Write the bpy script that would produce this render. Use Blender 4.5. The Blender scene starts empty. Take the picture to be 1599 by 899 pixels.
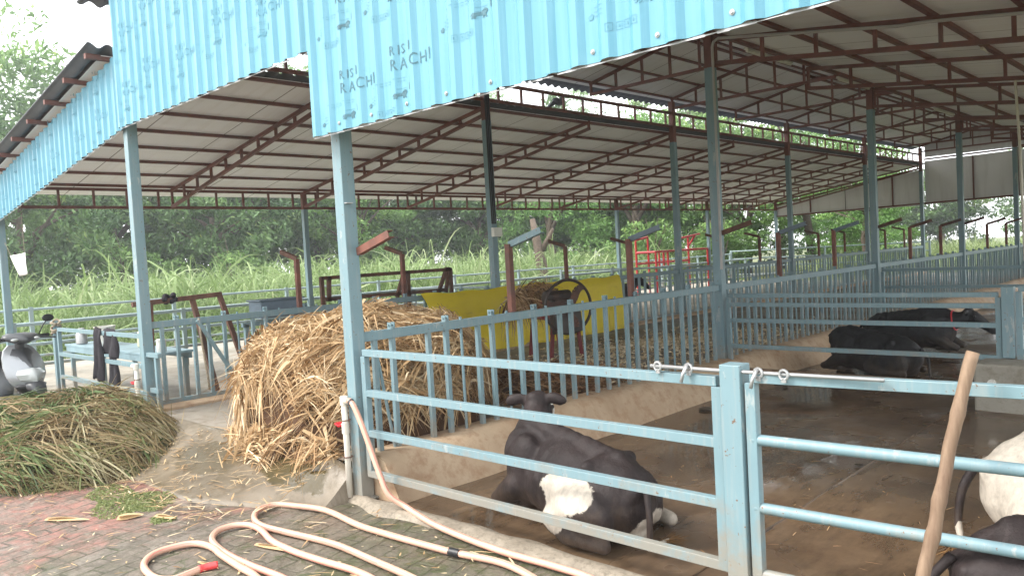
import bpy, bmesh, math, random
import numpy as np
from mathutils import Vector, Matrix, Quaternion, noise

random.seed(7); rng = np.random.default_rng(7)
S = bpy.context.scene
C = S.collection
R = math.radians
BAY = 4.95
XA, XB, XC, XD = -8.6, -3.6, 0.0, 5.2          # post rows: outer left, left of alley, right of alley, outer right
YE = 24.75

# ------------------------------------------------------------------ helpers
class MB:
    """collects simple solids into one mesh"""
    def __init__(s): s.v=[]; s.f=[]; s.m=[]; s.tint=None
    def add(s, vs, fs, mi=0):
        b=len(s.v); s.v.extend([tuple(p) for p in vs])
        for f in fs: s.f.append(tuple(i+b for i in f)); s.m.append(mi)
        return s
    def box(s, c, size, rot=None, mi=0):
        x,y,z=[a/2 for a in size]; vs=[Vector(p) for p in ((-x,-y,-z),(x,-y,-z),(x,y,-z),(-x,y,-z),(-x,-y,z),(x,-y,z),(x,y,z),(-x,y,z))]
        if rot is not None: vs=[rot@p for p in vs]
        c=Vector(c); return s.add([p+c for p in vs],[(0,3,2,1),(4,5,6,7),(0,1,5,4),(1,2,6,5),(2,3,7,6),(3,0,4,7)],mi)
    def beam(s, p0, p1, w, h, up=(0,0,1), mi=0):
        p0=Vector(p0); p1=Vector(p1); d=(p1-p0).normalized(); up=Vector(up)
        if abs(d.dot(up))>.99: up=Vector((0,1,0))
        a=d.cross(up).normalized(); b=a.cross(d)
        vs=[]
        for p in (p0,p1):
            for i,j in ((-1,-1),(1,-1),(1,1),(-1,1)): vs.append(p+a*(i*w/2)+b*(j*h/2))
        return s.add(vs,[(0,3,2,1),(4,5,6,7),(0,1,5,4),(1,2,6,5),(2,3,7,6),(3,0,4,7)],mi)
    def tube(s, path, r, n=8, mi=0, cap=True):
        P=[Vector(p) for p in path]; k=len(P); rr=r if isinstance(r,(list,tuple)) else [r]*k
        T=[(P[min(i+1,k-1)]-P[max(i-1,0)]).normalized() for i in range(k)]
        a=T[0].orthogonal().normalized(); vs=[]
        for i in range(k):
            a=(a-T[i]*a.dot(T[i])); a=a.normalized() if a.length>1e-6 else T[i].orthogonal().normalized()
            b=T[i].cross(a)
            for j in range(n):
                t=2*math.pi*j/n; vs.append(P[i]+(a*math.cos(t)+b*math.sin(t))*rr[i])
        fs=[]
        for i in range(k-1):
            for j in range(n): fs.append((i*n+j,i*n+(j+1)%n,(i+1)*n+(j+1)%n,(i+1)*n+j))
        if cap: fs.append(tuple(range(n-1,-1,-1))); fs.append(tuple((k-1)*n+j for j in range(n)))
        return s.add(vs,fs,mi)
    def lathe(s, c, prof, n=20, axis='z', mi=0):
        c=Vector(c); vs=[]
        for (r,h) in prof:
            for j in range(n):
                t=2*math.pi*j/n; x,y=r*math.cos(t),r*math.sin(t)
                p={'z':(x,y,h),'x':(h,x,y),'y':(x,h,y)}[axis]; vs.append(c+Vector(p))
        k=len(prof); fs=[]
        for i in range(k-1):
            for j in range(n): fs.append((i*n+j,i*n+(j+1)%n,(i+1)*n+(j+1)%n,(i+1)*n+j))
        fs.append(tuple(range(n-1,-1,-1))); fs.append(tuple((k-1)*n+j for j in range(n)))
        return s.add(vs,fs,mi)
    def ell(s, c, rad, rot=None, nu=14, nv=9, mi=0):
        c=Vector(c); vs=[]; fs=[]
        for i in range(nv+1):
            ph=math.pi*i/nv
            for j in range(nu):
                t=2*math.pi*j/nu; p=Vector((rad[0]*math.sin(ph)*math.cos(t),rad[1]*math.sin(ph)*math.sin(t),rad[2]*math.cos(ph)))
                if rot is not None: p=rot@p
                vs.append(c+p)
        for i in range(nv):
            for j in range(nu): fs.append((i*nu+j,(i+1)*nu+j,(i+1)*nu+(j+1)%nu,i*nu+(j+1)%nu))
        return s.add(vs,fs,mi)
    def build(s, name, mats, parent=None, smooth=False, bevel=0, local=False, kind=None):
        me=bpy.data.meshes.new(name)
        off=Vector((0,0,0))
        if parent is not None and not local: off=parent.matrix_world.translation if parent.parent is None else parent['_o']
        off=Vector(off)
        me.from_pydata([tuple(Vector(p)-off) for p in s.v],[],s.f)
        mats=mats if isinstance(mats,(list,tuple)) else [mats]
        for m in mats: me.materials.append(m)
        me.polygons.foreach_set('material_index',s.m)
        if smooth is True: me.polygons.foreach_set('use_smooth',[True]*len(me.polygons))
        me.update()
        o=bpy.data.objects.new(name,me); C.objects.link(o)
        if parent is not None: o.parent=parent; o['_o']=tuple(off)
        if smooth=='auto': me.polygons.foreach_set('use_smooth',[True]*len(me.polygons)); me.set_sharp_from_angle(angle=R(35))
        if bevel:
            md=o.modifiers.new('b','BEVEL'); md.width=bevel; md.segments=2; md.limit_method='ANGLE'; md.angle_limit=R(40)
        if kind: o['kind']=kind
        return o

def thing(name, label, cat, loc=(0,0,0), rz=0, group=None):
    o=bpy.data.objects.new(name,None); o.empty_display_size=.2; C.objects.link(o)
    o.location=loc; o.rotation_euler=(0,0,rz); o.matrix_world=Matrix.Translation(Vector(loc))@Matrix.Rotation(rz,4,'Z')
    o['label']=label; o['category']=cat
    if group: o['group']=group
    return o
def tag(o, label, cat, group=None):
    o['label']=label; o['category']=cat
    if group: o['group']=group
    return o
def cp(o, parent, loc=None):
    c=o.copy(); C.objects.link(c); c.parent=parent
    if loc is not None: c.location=loc
    return c
def recenter(o, base):
    """move a single-mesh thing's origin to base"""
    o.data.transform(Matrix.Translation(-Vector(base))); o.location=base; return o

# ------------------------------------------------------------------ materials
def nt(name):
    m=bpy.data.materials.new(name); m.use_nodes=True; t=m.node_tree
    return m,t,t.nodes['Principled BSDF']
def N(t,typ,**k):
    n=t.nodes.new(typ)
    for a,b in k.items():
        if a in n.inputs.keys() if hasattr(n.inputs,'keys') else False: n.inputs[a].default_value=b
        else: setattr(n,a,b)
    return n
def noise_node(t, scale, detail=4, rough=.55, coord='Object', vec=None, dist=0, stretch=None):
    n=t.nodes.new('ShaderNodeTexNoise'); n.inputs['Scale'].default_value=scale; n.inputs['Detail'].default_value=detail; n.inputs['Roughness'].default_value=rough; n.inputs['Distortion'].default_value=dist
    if vec is None:
        if coord=='World':
            g=t.nodes.new('ShaderNodeNewGeometry'); vec=g.outputs['Position']
        else:
            g=t.nodes.new('ShaderNodeTexCoord'); vec=g.outputs[coord]
    if stretch:
        mp=t.nodes.new('ShaderNodeMapping'); mp.inputs['Scale'].default_value=stretch; t.links.new(vec,mp.inputs['Vector']); vec=mp.outputs['Vector']
    t.links.new(vec,n.inputs['Vector']); return n
def ramp(t, src, stops):
    r=t.nodes.new('ShaderNodeValToRGB'); e=r.color_ramp.elements
    while len(e)<len(stops): e.new(.5)
    for i,(p,c) in enumerate(stops):
        e[i].position=p; e[i].color=(*c,1) if len(c)==3 else c
    t.links.new(src,r.inputs['Fac']); return r
def mix(t, fac, a, b, mode='MIX'):
    n=t.nodes.new('ShaderNodeMix'); n.data_type='RGBA'; n.blend_type=mode
    for sock,v in ((n.inputs['Factor'],fac),(n.inputs['A'],a),(n.inputs['B'],b)):
        if isinstance(v,bpy.types.NodeSocket): t.links.new(v,sock)
        elif isinstance(v,(tuple,list)): sock.default_value=(*v,1) if len(v)==3 else v
        else: sock.default_value=v
    return n.outputs['Result']
# Mix node has several sockets of one name; pick the colour ones
def mix(t, fac, a, b, mode='MIX'):
    n=t.nodes.new('ShaderNodeMix'); n.data_type='RGBA'; n.blend_type=mode
    ins=[n.inputs[0],n.inputs[6],n.inputs[7]]
    for sock,v in zip(ins,(fac,a,b)):
        if isinstance(v,bpy.types.NodeSocket): t.links.new(v,sock)
        elif isinstance(v,(tuple,list)): sock.default_value=(*v,1) if len(v)==3 else v
        else: sock.default_value=v
    return n.outputs[2]
def bump(t, bs, src, strength=.3, dist=.01):
    b=t.nodes.new('ShaderNodeBump'); b.inputs['Strength'].default_value=strength; b.inputs['Distance'].default_value=dist
    t.links.new(src,b.inputs['Height']); t.links.new(b.outputs['Normal'],bs.inputs['Normal'])
def math_(t,op,a,b=None,clamp=False):
    n=t.nodes.new('ShaderNodeMath'); n.operation=op; n.use_clamp=clamp
    for i,v in enumerate((a,b)):
        if v is None: continue
        if isinstance(v,bpy.types.NodeSocket): t.links.new(v,n.inputs[i])
        else: n.inputs[i].default_value=v
    return n.outputs[0]
def posxyz(t):
    g=t.nodes.new('ShaderNodeNewGeometry'); s=t.nodes.new('ShaderNodeSeparateXYZ'); t.links.new(g.outputs['Position'],s.inputs[0]); return s.outputs
def simple(name, col, rough=.6, var=.15, scale=8, metal=0, bumps=0, coord='World', dirt=None, dirtamt=.5, dscale=3, spec=.5):
    m,t,b=nt(name); n=noise_node(t,scale,5,.6,coord)
    lo=tuple(c*(1-var) for c in col); hi=tuple(min(1,c*(1+var)) for c in col)
    r=ramp(t,n.outputs['Fac'],[(.3,lo),(.7,hi)]); out=r.outputs['Color']
    if dirt is not None:
        n2=noise_node(t,dscale,6,.7,coord); r2=ramp(t,n2.outputs['Fac'],[(.62-dirtamt*.25,(0,0,0)),(.75-dirtamt*.15,(1,1,1))])
        out=mix(t,r2.outputs['Color'],out,dirt)
    t.links.new(out,b.inputs['Base Color']); b.inputs['Roughness'].default_value=rough; b.inputs['Metallic'].default_value=metal
    b.inputs['Specular IOR Level'].default_value=spec
    if bumps: bump(t,b,n.outputs['Fac'],bumps,.01)
    return m
def steelpaint(name, col, mud=True, rough=.45, chips=True):
    m,t,b=nt(name)
    n=noise_node(t,2.5,6,.65,'World'); out=mix(t,n.outputs['Fac'],tuple(c*.86 for c in col),tuple(min(1,c*1.12) for c in col))
    # faint vertical streaks of dust
    st=noise_node(t,1,4,.6,'World',stretch=(40,40,2.5)); rs=ramp(t,st.outputs['Fac'],[(.5,(0,0,0)),(.85,(.55,.55,.55))])
    out=mix(t,rs.outputs['Color'],out,(.34,.33,.3))
    if chips:
        c=noise_node(t,34,3,.7,'World'); rc=ramp(t,c.outputs['Fac'],[(.665,(0,0,0)),(.69,(1,1,1))])
        out=mix(t,rc.outputs['Color'],out,(.15,.09,.06)); sc_=noise_node(t,1,5,.75,'World',stretch=(9,9,3)); rs2=ramp(t,sc_.outputs['Fac'],[(.60,(0,0,0)),(.66,(.7,.7,.7))]); out=mix(t,rs2.outputs['Color'],out,(.36,.38,.37))
    if mud:   # splashes of dried mud on what stands low
        z=posxyz(t)[2]; nz=noise_node(t,7,5,.7,'World')
        hh=math_(t,'SUBTRACT',math_(t,'ADD',math_(t,'MULTIPLY',nz.outputs['Fac'],1.1),.05),z)
        rz=ramp(t,hh,[(.12,(0,0,0)),(.42,(.75,.75,.75))])
        out=mix(t,rz.outputs['Color'],out,(.25,.21,.16))
    t.links.new(out,b.inputs['Base Color']); b.inputs['Roughness'].default_value=rough
    bump(t,b,noise_node(t,60,3,.6,'World').outputs['Fac'],.08,.004)
    return m
M={}
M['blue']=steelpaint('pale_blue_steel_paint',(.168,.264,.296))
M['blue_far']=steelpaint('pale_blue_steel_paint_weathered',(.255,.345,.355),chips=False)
M['oxide']=simple('red_oxide_primer',(.16,.058,.043),.6,.25,5,dirt=(.11,.07,.06),dirtamt=.4)
M['rust']=simple('rusty_steel',(.12,.055,.035),.75,.4,9,dirt=(.06,.035,.03),dirtamt=.6)
M['rustpole']=simple('rusty_pole_steel',(.17,.065,.045),.7,.3,9,dirt=(.09,.05,.04),dirtamt=.5)
M['zinc']=simple('galvanised_steel',(.42,.42,.42),.4,.15,12,metal=.6)
M['pvc']=simple('cream_pvc',(.62,.58,.5),.4,.08,6,dirt=(.4,.36,.28),dirtamt=.2)
M['greypvc']=simple('grey_pvc',(.38,.36,.35),.4,.1,6)
M['black']=simple('black_plastic',(.012,.012,.014),.4,.2,10)
M['red']=simple('red_paint',(.45,.02,.03),.45,.15,5)
M['darkred']=simple('dark_red_machine_paint',(.16,.014,.016),.5,.3,6,dirt=(.12,.06,.04),dirtamt=.4)
M['redplastic']=simple('red_plastic',(.6,.02,.03),.35,.05,5)
M['white']=simple('white_plastic',(.68,.67,.62),.4,.05,5,dirt=(.45,.42,.35),dirtamt=.2)
M['paper']=simple('paper',(.8,.79,.78),.8,.04,5)
M['cloth']=simple('black_cloth',(.018,.015,.02),.9,.4,20)
M['iron']=simple('dark_cast_iron',(.03,.02,.016),.5,.4,8,dirt=(.08,.04,.025),dirtamt=.5)
M['wood']=None
# ---- facade cyan sheet
def mk_cyan():
    m,t,b=nt('cyan_profiled_sheet'); n=noise_node(t,1,4,.6,'World',stretch=(30,30,1.3))
    out=mix(t,ramp(t,n.outputs['Fac'],[(.35,(0,0,0)),(.7,(1,1,1))]).outputs['Color'],(.096,.29,.39),(.138,.345,.445))
    n2=noise_node(t,1.3,4,.6,'World'); r2=ramp(t,n2.outputs['Fac'],[(.55,(0,0,0)),(.8,(.4,.4,.4))]); out=mix(t,r2.outputs['Color'],out,(.21,.42,.50))
    t.links.new(out,b.inputs['Base Color']); b.inputs['Roughness'].default_value=.38; b.inputs['Specular IOR Level'].default_value=.5
    return m
M['cyan']=mk_cyan()
M['ink']=simple('print_ink',(.055,.15,.19),.5,.3,30)
M['ink_faint']=simple('worn_print_ink',(.085,.255,.34),.5,.3,30)
def mk_roof():
    m,t,b=nt('foam_lined_roof_sheet'); n=noise_node(t,.6,5,.6,'World'); st=noise_node(t,1,4,.6,'World',stretch=(.7,9,1))
    out=mix(t,n.outputs['Fac'],(.78,.79,.80),(.90,.905,.91)); r=ramp(t,st.outputs['Fac'],[(.5,(0,0,0)),(.8,(.45,.45,.45))]); out=mix(t,r.outputs['Color'],out,(.64,.60,.55))
    # sheet side laps every metre along the shed
    y=posxyz(t)[1]; f=math_(t,'FRACT',math_(t,'MULTIPLY',y,.97)); l=math_(t,'LESS_THAN',f,.014); out=mix(t,l,out,(.2,.18,.17))
    t.links.new(out,b.inputs['Base Color']); b.inputs['Roughness'].default_value=.55; return m
M['roof']=mk_roof()
def mk_rooftop():
    m,t,b=nt('weathered_roof_top'); n=noise_node(t,2,5,.6,'World'); out=mix(t,n.outputs['Fac'],(.06,.065,.075),(.16,.165,.18)); t.links.new(out,b.inputs['Base Color']); b.inputs['Roughness'].default_value=.7; return m
M['rooftop']=mk_rooftop()
def mk_endwall():
    m,t,b=nt('grey_end_sheeting'); n=noise_node(t,.8,5,.65,'World'); st=noise_node(t,1,4,.6,'World',stretch=(6,6,.6))
    out=mix(t,n.outputs['Fac'],(.55,.55,.55),(.72,.71,.70)); r=ramp(t,st.outputs['Fac'],[(.5,(0,0,0)),(.8,(.5,.5,.5))]); out=mix(t,r.outputs['Color'],out,(.42,.40,.37))
    t.links.new(out,b.inputs['Base Color']); b.inputs['Roughness'].default_value=.6; return m
M['endwall']=mk_endwall()
# ---- floors
def mk_paver():
    m,t,b=nt('interlocking_pavers')
    g=t.nodes.new('ShaderNodeNewGeometry'); w=noise_node(t,2.2,3,.5,'World')
    vm=t.nodes.new('ShaderNodeVectorMath'); vm.operation='MULTIPLY_ADD'; t.links.new(w.outputs['Color'],vm.inputs[0]); vm.inputs[1].default_value=(.11,.11,0); t.links.new(g.outputs['Position'],vm.inputs[2])
    br=t.nodes.new('ShaderNodeTexBrick'); br.offset=.5; br.inputs['Scale'].default_value=1; br.inputs['Mortar Size'].default_value=.009; br.inputs['Mortar Smooth'].default_value=.35
    br.inputs['Brick Width'].default_value=.235; br.inputs['Row Height'].default_value=.125; br.inputs['Color1'].default_value=(1,1,1,1); br.inputs['Color2'].default_value=(0,0,0,1); br.inputs['Mortar'].default_value=(.25,.25,.25,1); br.inputs['Bias'].default_value=0
    mp=t.nodes.new('ShaderNodeMapping'); mp.inputs['Rotation'].default_value=(0,0,R(78)); t.links.new(vm.outputs[0],mp.inputs['Vector']); t.links.new(mp.outputs['Vector'],br.inputs['Vector'])
    grey=mix(t,br.outputs['Color'],(.13,.112,.092),(.21,.182,.152)); red=mix(t,br.outputs['Color'],(.22,.095,.075),(.33,.16,.125))
    x,y,z=posxyz(t)
    # red rows to the left, grey to the right, worn patches of both
    n1=noise_node(t,.9,5,.7,'World',dist=.4); k=math_(t,'ADD',math_(t,'MULTIPLY',math_(t,'ADD',x,.02),-.75),math_(t,'MULTIPLY',math_(t,'SUBTRACT',n1.outputs['Fac'],.5),2.6))
    rk=ramp(t,k,[(.12,(0,0,0)),(.62,(1,1,1))]); out=mix(t,rk.outputs['Color'],grey,red)
    # dust and cement film
    n2=noise_node(t,3.2,6,.72,'World'); r2=ramp(t,n2.outputs['Fac'],[(.42,(0,0,0)),(.66,(.85,.85,.85))]); out=mix(t,r2.outputs['Color'],out,(.25,.21,.175))
    n3=noise_node(t,11,5,.7,'World'); r3=ramp(t,n3.outputs['Fac'],[(.5,(0,0,0)),(.75,(.6,.6,.6))]); out=mix(t,r3.outputs['Color'],out,(.12,.10,.08))
    # moss towards the shed floor
    n4=noise_node(t,1.9,6,.75,'World'); k4=math_(t,'ADD',n4.outputs['Fac'],math_(t,'MULTIPLY',math_(t,'ADD',x,.2),.10)); k4=math_(t,'ADD',k4,math_(t,'MULTIPLY',br.outputs['Fac'],.1))
    r4=ramp(t,k4,[(.44,(0,0,0)),(.62,(.9,.9,.9))]); out=mix(t,r4.outputs['Color'],out,(.068,.080,.034))
    nb=noise_node(t,.75,6,.75,'World',dist=.6); rb=ramp(t,nb.outputs['Fac'],[(.34,(0,0,0)),(.60,(.92,.92,.92))]); out=mix(t,rb.outputs['Color'],out,(.165,.135,.105))
    nd=noise_node(t,2.6,6,.8,'World',dist=.8); rd=ramp(t,nd.outputs['Fac'],[(.48,(0,0,0)),(.66,(.85,.85,.85))]); out=mix(t,rd.outputs['Color'],out,(.085,.07,.05))
    nr=noise_node(t,5,5,.7,'World',dist=.5); kr=math_(t,'MULTIPLY',ramp(t,nr.outputs['Fac'],[(.45,(0,0,0)),(.62,(1,1,1))]).outputs['Color'],rk.outputs['Color']); out=mix(t,math_(t,'MULTIPLY',kr,.7),out,(.33,.13,.10))
    ns=noise_node(t,3.7,8,.82,'World',dist=1.2); rs_=ramp(t,ns.outputs['Fac'],[(.53,(0,0,0)),(.57,(.75,.75,.75))]); out=mix(t,rs_.outputs['Color'],out,(.095,.08,.058))
    np_=noise_node(t,2.9,8,.8,'World',dist=1.5); rp_=ramp(t,np_.outputs['Fac'],[(.585,(0,0,0)),(.63,(.7,.7,.7))]); out=mix(t,rp_.outputs['Color'],out,(.27,.235,.19))
    ng=noise_node(t,4.4,8,.8,'World',dist=.8); kg=math_(t,'ADD',ng.outputs['Fac'],math_(t,'MULTIPLY',math_(t,'ADD',x,.9),.05)); kg=math_(t,'ADD',kg,math_(t,'MULTIPLY',br.outputs['Fac'],.06)); rg_=ramp(t,kg,[(.60,(0,0,0)),(.66,(.8,.8,.8))]); out=mix(t,rg_.outputs['Color'],out,(.058,.07,.026))
    nf=noise_node(t,38,4,.8,'World'); out=mix(t,1.0,out,ramp(t,nf.outputs['Fac'],[(.3,(.62,.62,.62)),(.7,(1.15,1.15,1.15))]).outputs['Color'],'MULTIPLY')
    nj=noise_node(t,2.1,5,.7,'World'); rj=ramp(t,nj.outputs['Fac'],[(.42,(.06,.06,.06)),(.64,(.8,.8,.8))])
    jn=mix(t,math_(t,'MULTIPLY',br.outputs['Fac'],rj.outputs['Color']),out,(.05,.042,.028))
    t.links.new(jn,b.inputs['Base Color'])
    wet=noise_node(t,1.1,4,.6,'World'); rw=ramp(t,wet.outputs['Fac'],[(.4,(.85,.85,.85)),(.62,(.42,.42,.42))]); t.links.new(rw.outputs['Color'],b.inputs['Roughness'])
    h=math_(t,'ADD',math_(t,'MULTIPLY',math_(t,'MULTIPLY',br.outputs['Fac'],rj.outputs['Color']),-.8),math_(t,'MULTIPLY',n3.outputs['Fac'],.5)); h=math_(t,'ADD',h,math_(t,'MULTIPLY',br.outputs['Color'],.35)); bump(t,b,h,.8,.012)
    return m
M['paver']=mk_paver()
def mk_conc(name,c0,c1,stain,wetlo=.35,wethi=.8,scale=1.6,st=(1,1,1),bs=.35,amt=0):
    m,t,b=nt(name); n=noise_node(t,scale,7,.68,'World',dist=.3); n2=noise_node(t,scale*6,5,.7,'World',stretch=st)
    out=mix(t,ramp(t,n.outputs['Fac'],[(.32,(0,0,0)),(.68,(1,1,1))]).outputs['Color'],c0,c1)
    r=ramp(t,n2.outputs['Fac'],[(.48-amt,(0,0,0)),(.72-amt,(.8,.8,.8))]); out=mix(t,r.outputs['Color'],out,stain)
    t.links.new(out,b.inputs['Base Color'])
    w=noise_node(t,scale*.7,4,.6,'World'); rw=ramp(t,w.outputs['Fac'],[(.42,(wetlo,)*3),(.6,(wethi,)*3)]); t.links.new(rw.outputs['Color'],b.inputs['Roughness'])
    bump(t,b,n2.outputs['Fac'],bs,.012); return m
M['alley']=mk_conc('alley_concrete',(.20,.175,.14),(.30,.265,.22),(.13,.105,.07),.45,.85)
M['ramp']=mk_conc('damp_ramp_concrete',(.115,.09,.06),(.235,.195,.145),(.085,.066,.035),.15,.8,1.1)
def wetpatch(m,c,r,col):
    t=m.node_tree; b=t.nodes['Principled BSDF']; x,y,z=posxyz(t); n=noise_node(t,5,5,.7,'World')
    d=math_(t,'ADD',math_(t,'POWER',math_(t,'MULTIPLY',math_(t,'SUBTRACT',x,c[0]),1/r[0]),2.0),math_(t,'POWER',math_(t,'MULTIPLY',math_(t,'SUBTRACT',y,c[1]),1/r[1]),2.0))
    d=math_(t,'ADD',d,math_(t,'MULTIPLY',math_(t,'SUBTRACT',n.outputs['Fac'],.5),1.6)); f=ramp(t,d,[(.75,(1,1,1)),(1.0,(0,0,0))])
    src=b.inputs['Base Color'].links[0].from_socket; t.links.new(mix(t,math_(t,'MULTIPLY',f.outputs['Color'],.8),src,col),b.inputs['Base Color'])
    rs=b.inputs['Roughness'].links[0].from_socket; t.links.new(mix(t,f.outputs['Color'],rs,(.06,.06,.06)),b.inputs['Roughness'])
wetpatch(M['ramp'],(-.55,-.22),(.42,.14),(.065,.05,.018)); wetpatch(M['ramp'],(-1.6,-.35),(.5,.2),(.10,.08,.05))
M['pen']=mk_conc('wet_pen_floor',(.085,.052,.030),(.215,.145,.088),(.062,.038,.023),.04,.42,.9,(1,.3,1),.22,amt=.04)
M['kerb']=mk_conc('stained_kerb_concrete',(.37,.255,.16),(.54,.41,.28),(.29,.155,.08),.6,.9,1.5,bs=.25)
M['block']=mk_conc('pale_block_concrete',(.24,.22,.18),(.33,.31,.26),(.16,.14,.10),.6,.9,2.2,bs=.25)
M['strip']=mk_conc('cement_strip',(.17,.14,.105),(.31,.265,.205),(.09,.075,.05),.6,.9,5,bs=.5)
M['yardfar']=mk_conc('pen_yard_concrete',(.24,.215,.17),(.35,.315,.26),(.18,.15,.11),.6,.9,1.1)
M['soil']=mk_conc('grassy_soil',(.07,.10,.03),(.14,.17,.05),(.16,.12,.07),.8,.95,.5)
# ---- strips (straw, blades, leaves): colour from a tint attribute
def mk_tint(name, stops, rough=.7, transl=.0, noise_s=None):
    m,t,b=nt(name); a=t.nodes.new('ShaderNodeAttribute'); a.attribute_name='tint'
    out=ramp(t,a.outputs['Fac'],stops).outputs['Color']
    if noise_s:
        n=noise_node(t,noise_s,4,.6,'Object'); out=mix(t,ramp(t,n.outputs['Fac'],[(.35,(.55,.55,.55)),(.7,(1.25,1.25,1.2))]).outputs['Color'],(0,0,0),out,'MULTIPLY') if False else mix(t,1.0,out,ramp(t,n.outputs['Fac'],[(.33,(.6,.6,.6)),(.68,(1.0,1.0,1.0))]).outputs['Color'],'MULTIPLY')
    t.links.new(out,b.inputs['Base Color']); b.inputs['Roughness'].default_value=rough; b.inputs['Specular IOR Level'].default_value=.25
    if transl:
        tr=t.nodes.new('ShaderNodeBsdfTranslucent'); t.links.new(out,tr.inputs['Color']); mx=t.nodes.new('ShaderNodeMixShader'); mx.inputs[0].default_value=transl
        o=t.nodes['Material Output']; t.links.new(b.outputs[0],mx.inputs[1]); t.links.new(tr.outputs[0],mx.inputs[2]); t.links.new(mx.outputs[0],o.inputs['Surface'])
    return m
M['straw']=mk_tint('dry_maize_straw',[(0,(.08,.04,.016)),(.25,(.24,.135,.06)),(.55,(.42,.27,.135)),(.8,(.56,.40,.225)),(1,(.70,.56,.37))],.65,.15)
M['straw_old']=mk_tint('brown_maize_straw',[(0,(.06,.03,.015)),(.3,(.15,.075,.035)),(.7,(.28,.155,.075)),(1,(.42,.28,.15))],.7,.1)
M['cutgrass']=mk_tint('cut_grass',[(0,(.03,.045,.015)),(.3,(.085,.135,.042)),(.5,(.15,.185,.07)),(.65,(.21,.185,.085)),(.85,(.29,.22,.115)),(1,(.40,.36,.22))],.65,.2)
M['drygrass']=mk_tint('dried_cut_grass',[(0,(.05,.033,.016)),(.35,(.15,.10,.048)),(.7,(.26,.19,.095)),(1,(.38,.31,.18))],.7,.15)
M['napier']=mk_tint('napier_grass',[(0,(.07,.11,.035)),(.3,(.16,.24,.08)),(.7,(.27,.36,.155)),(1,(.42,.48,.27))],.5,.35)
M['cane']=mk_tint('sugarcane_leaves',[(0,(.10,.15,.05)),(.4,(.22,.29,.11)),(.8,(.34,.41,.19)),(1,(.46,.5,.28))],.5,.35)
M['tuft']=mk_tint('dry_tuft',[(0,(.05,.04,.02)),(.4,(.15,.11,.06)),(.8,(.26,.2,.12)),(1,(.35,.3,.2))],.7,.1)
M['chips']=mk_tint('pale_chopped_stalk',[(0,(.2,.12,.06)),(.4,(.5,.38,.22)),(1,(.78,.68,.5))],.7)
M['weed']=mk_tint('low_weeds',[(0,(.12,.15,.055)),(.5,(.24,.28,.11)),(1,(.38,.40,.2))],.6,.45)
M['leaf_dark']=mk_tint('mango_leaves',[(0, (0.05, 0.101, 0.04)), (0.4, (0.1, 0.182, 0.063)), (0.8, (0.163, 0.257, 0.086)), (1, (0.325, 0.392, 0.103))],.5,.25)
M['leaf_mid']=mk_tint('bushy_leaves',[(0, (0.069, 0.135, 0.04)), (0.4, (0.138, 0.25, 0.069)), (0.8, (0.225, 0.351, 0.103)), (1, (0.375, 0.486, 0.138))],.5,.3)
M['leaf_light']=mk_tint('feathery_leaves',[(0, (0.069, 0.149, 0.046)), (0.4, (0.15, 0.284, 0.081)), (0.8, (0.237, 0.392, 0.115)), (1, (0.375, 0.499, 0.149))],.5,.35)
M['leaf_far']=mk_tint('distant_leaves',[(0,(.03,.05,.025)),(.4,(.06,.085,.04)),(.8,(.09,.12,.06)),(1,(.13,.16,.08))],.6,.25)
M['bark']=simple('bark',(.10,.075,.055),.9,.4,14,bumps=.6)
def mk_coat(name, dark, pale):
    m,t,b=nt(name); a=t.nodes.new('ShaderNodeAttribute'); a.attribute_name='coat'
    n=noise_node(t,26,5,.7,'World',stretch=(1,1,.6)); n2=noise_node(t,4,4,.6,'World')
    dk=mix(t,ramp(t,n2.outputs['Fac'],[(.35,(0,0,0)),(.68,(1,1,1))]).outputs['Color'],dark,tuple(c*1.7 for c in dark))
    dk=mix(t,ramp(t,n.outputs['Fac'],[(.45,(0,0,0)),(.72,(.75,.75,.75))]).outputs['Color'],dk,tuple(c*2.2+.005 for c in dark)); nq=noise_node(t,9,6,.8,'World',dist=.7); dk=mix(t,ramp(t,nq.outputs['Fac'],[(.54,(0,0,0)),(.64,(.55,.55,.55))]).outputs['Color'],dk,tuple(c*2.6+.006 for c in dark))  # paler mottling: highlights on the hair put into the dark coat colour
    pl=mix(t,ramp(t,n.outputs['Fac'],[(.4,(0,0,0)),(.75,(1,1,1))]).outputs['Color'],pale,tuple(c*.62 for c in pale))
    f=math_(t,'ADD',a.outputs['Fac'],math_(t,'MULTIPLY',math_(t,'SUBTRACT',noise_node(t,18,5,.75,'World').outputs['Fac'],.5),.55)); f=ramp(t,f,[(.46,(0,0,0)),(.54,(1,1,1))])
    cc_=mix(t,f.outputs['Color'],dk,pl); zc=posxyz(t)[2]; nm=noise_node(t,6,6,.75,'World'); hm_=math_(t,'SUBTRACT',math_(t,'MULTIPLY',nm.outputs['Fac'],.75),zc); rm_=ramp(t,hm_,[(.12,(0,0,0)),(.40,(.38,.38,.38))]); cc_=mix(t,rm_.outputs['Color'],cc_,(.13,.085,.05)); t.links.new(cc_,b.inputs['Base Color']); b.inputs['Roughness'].default_value=.58; b.inputs['Specular IOR Level'].default_value=.3
    fine=noise_node(t,90,3,.7,'World',stretch=(1,1,.25)); bump(t,b,math_(t,'ADD',fine.outputs['Fac'],math_(t,'MULTIPLY',nq.outputs['Fac'],1.5)),.45,.008); return m
M['coat']=mk_coat('black_and_white_hide',(.016,.0108,.0105),(.58,.52,.44))
M['coatblack']=mk_coat('black_hide',(.008,.008,.009),(.4,.34,.28))
M['hoof']=simple('hoof_horn',(.30,.22,.13),.6,.3,20)
M['tailhair']=mk_tint('tail_hair',[(0,(.10,.05,.02)),(1,(.30,.17,.07))],.7)
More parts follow.
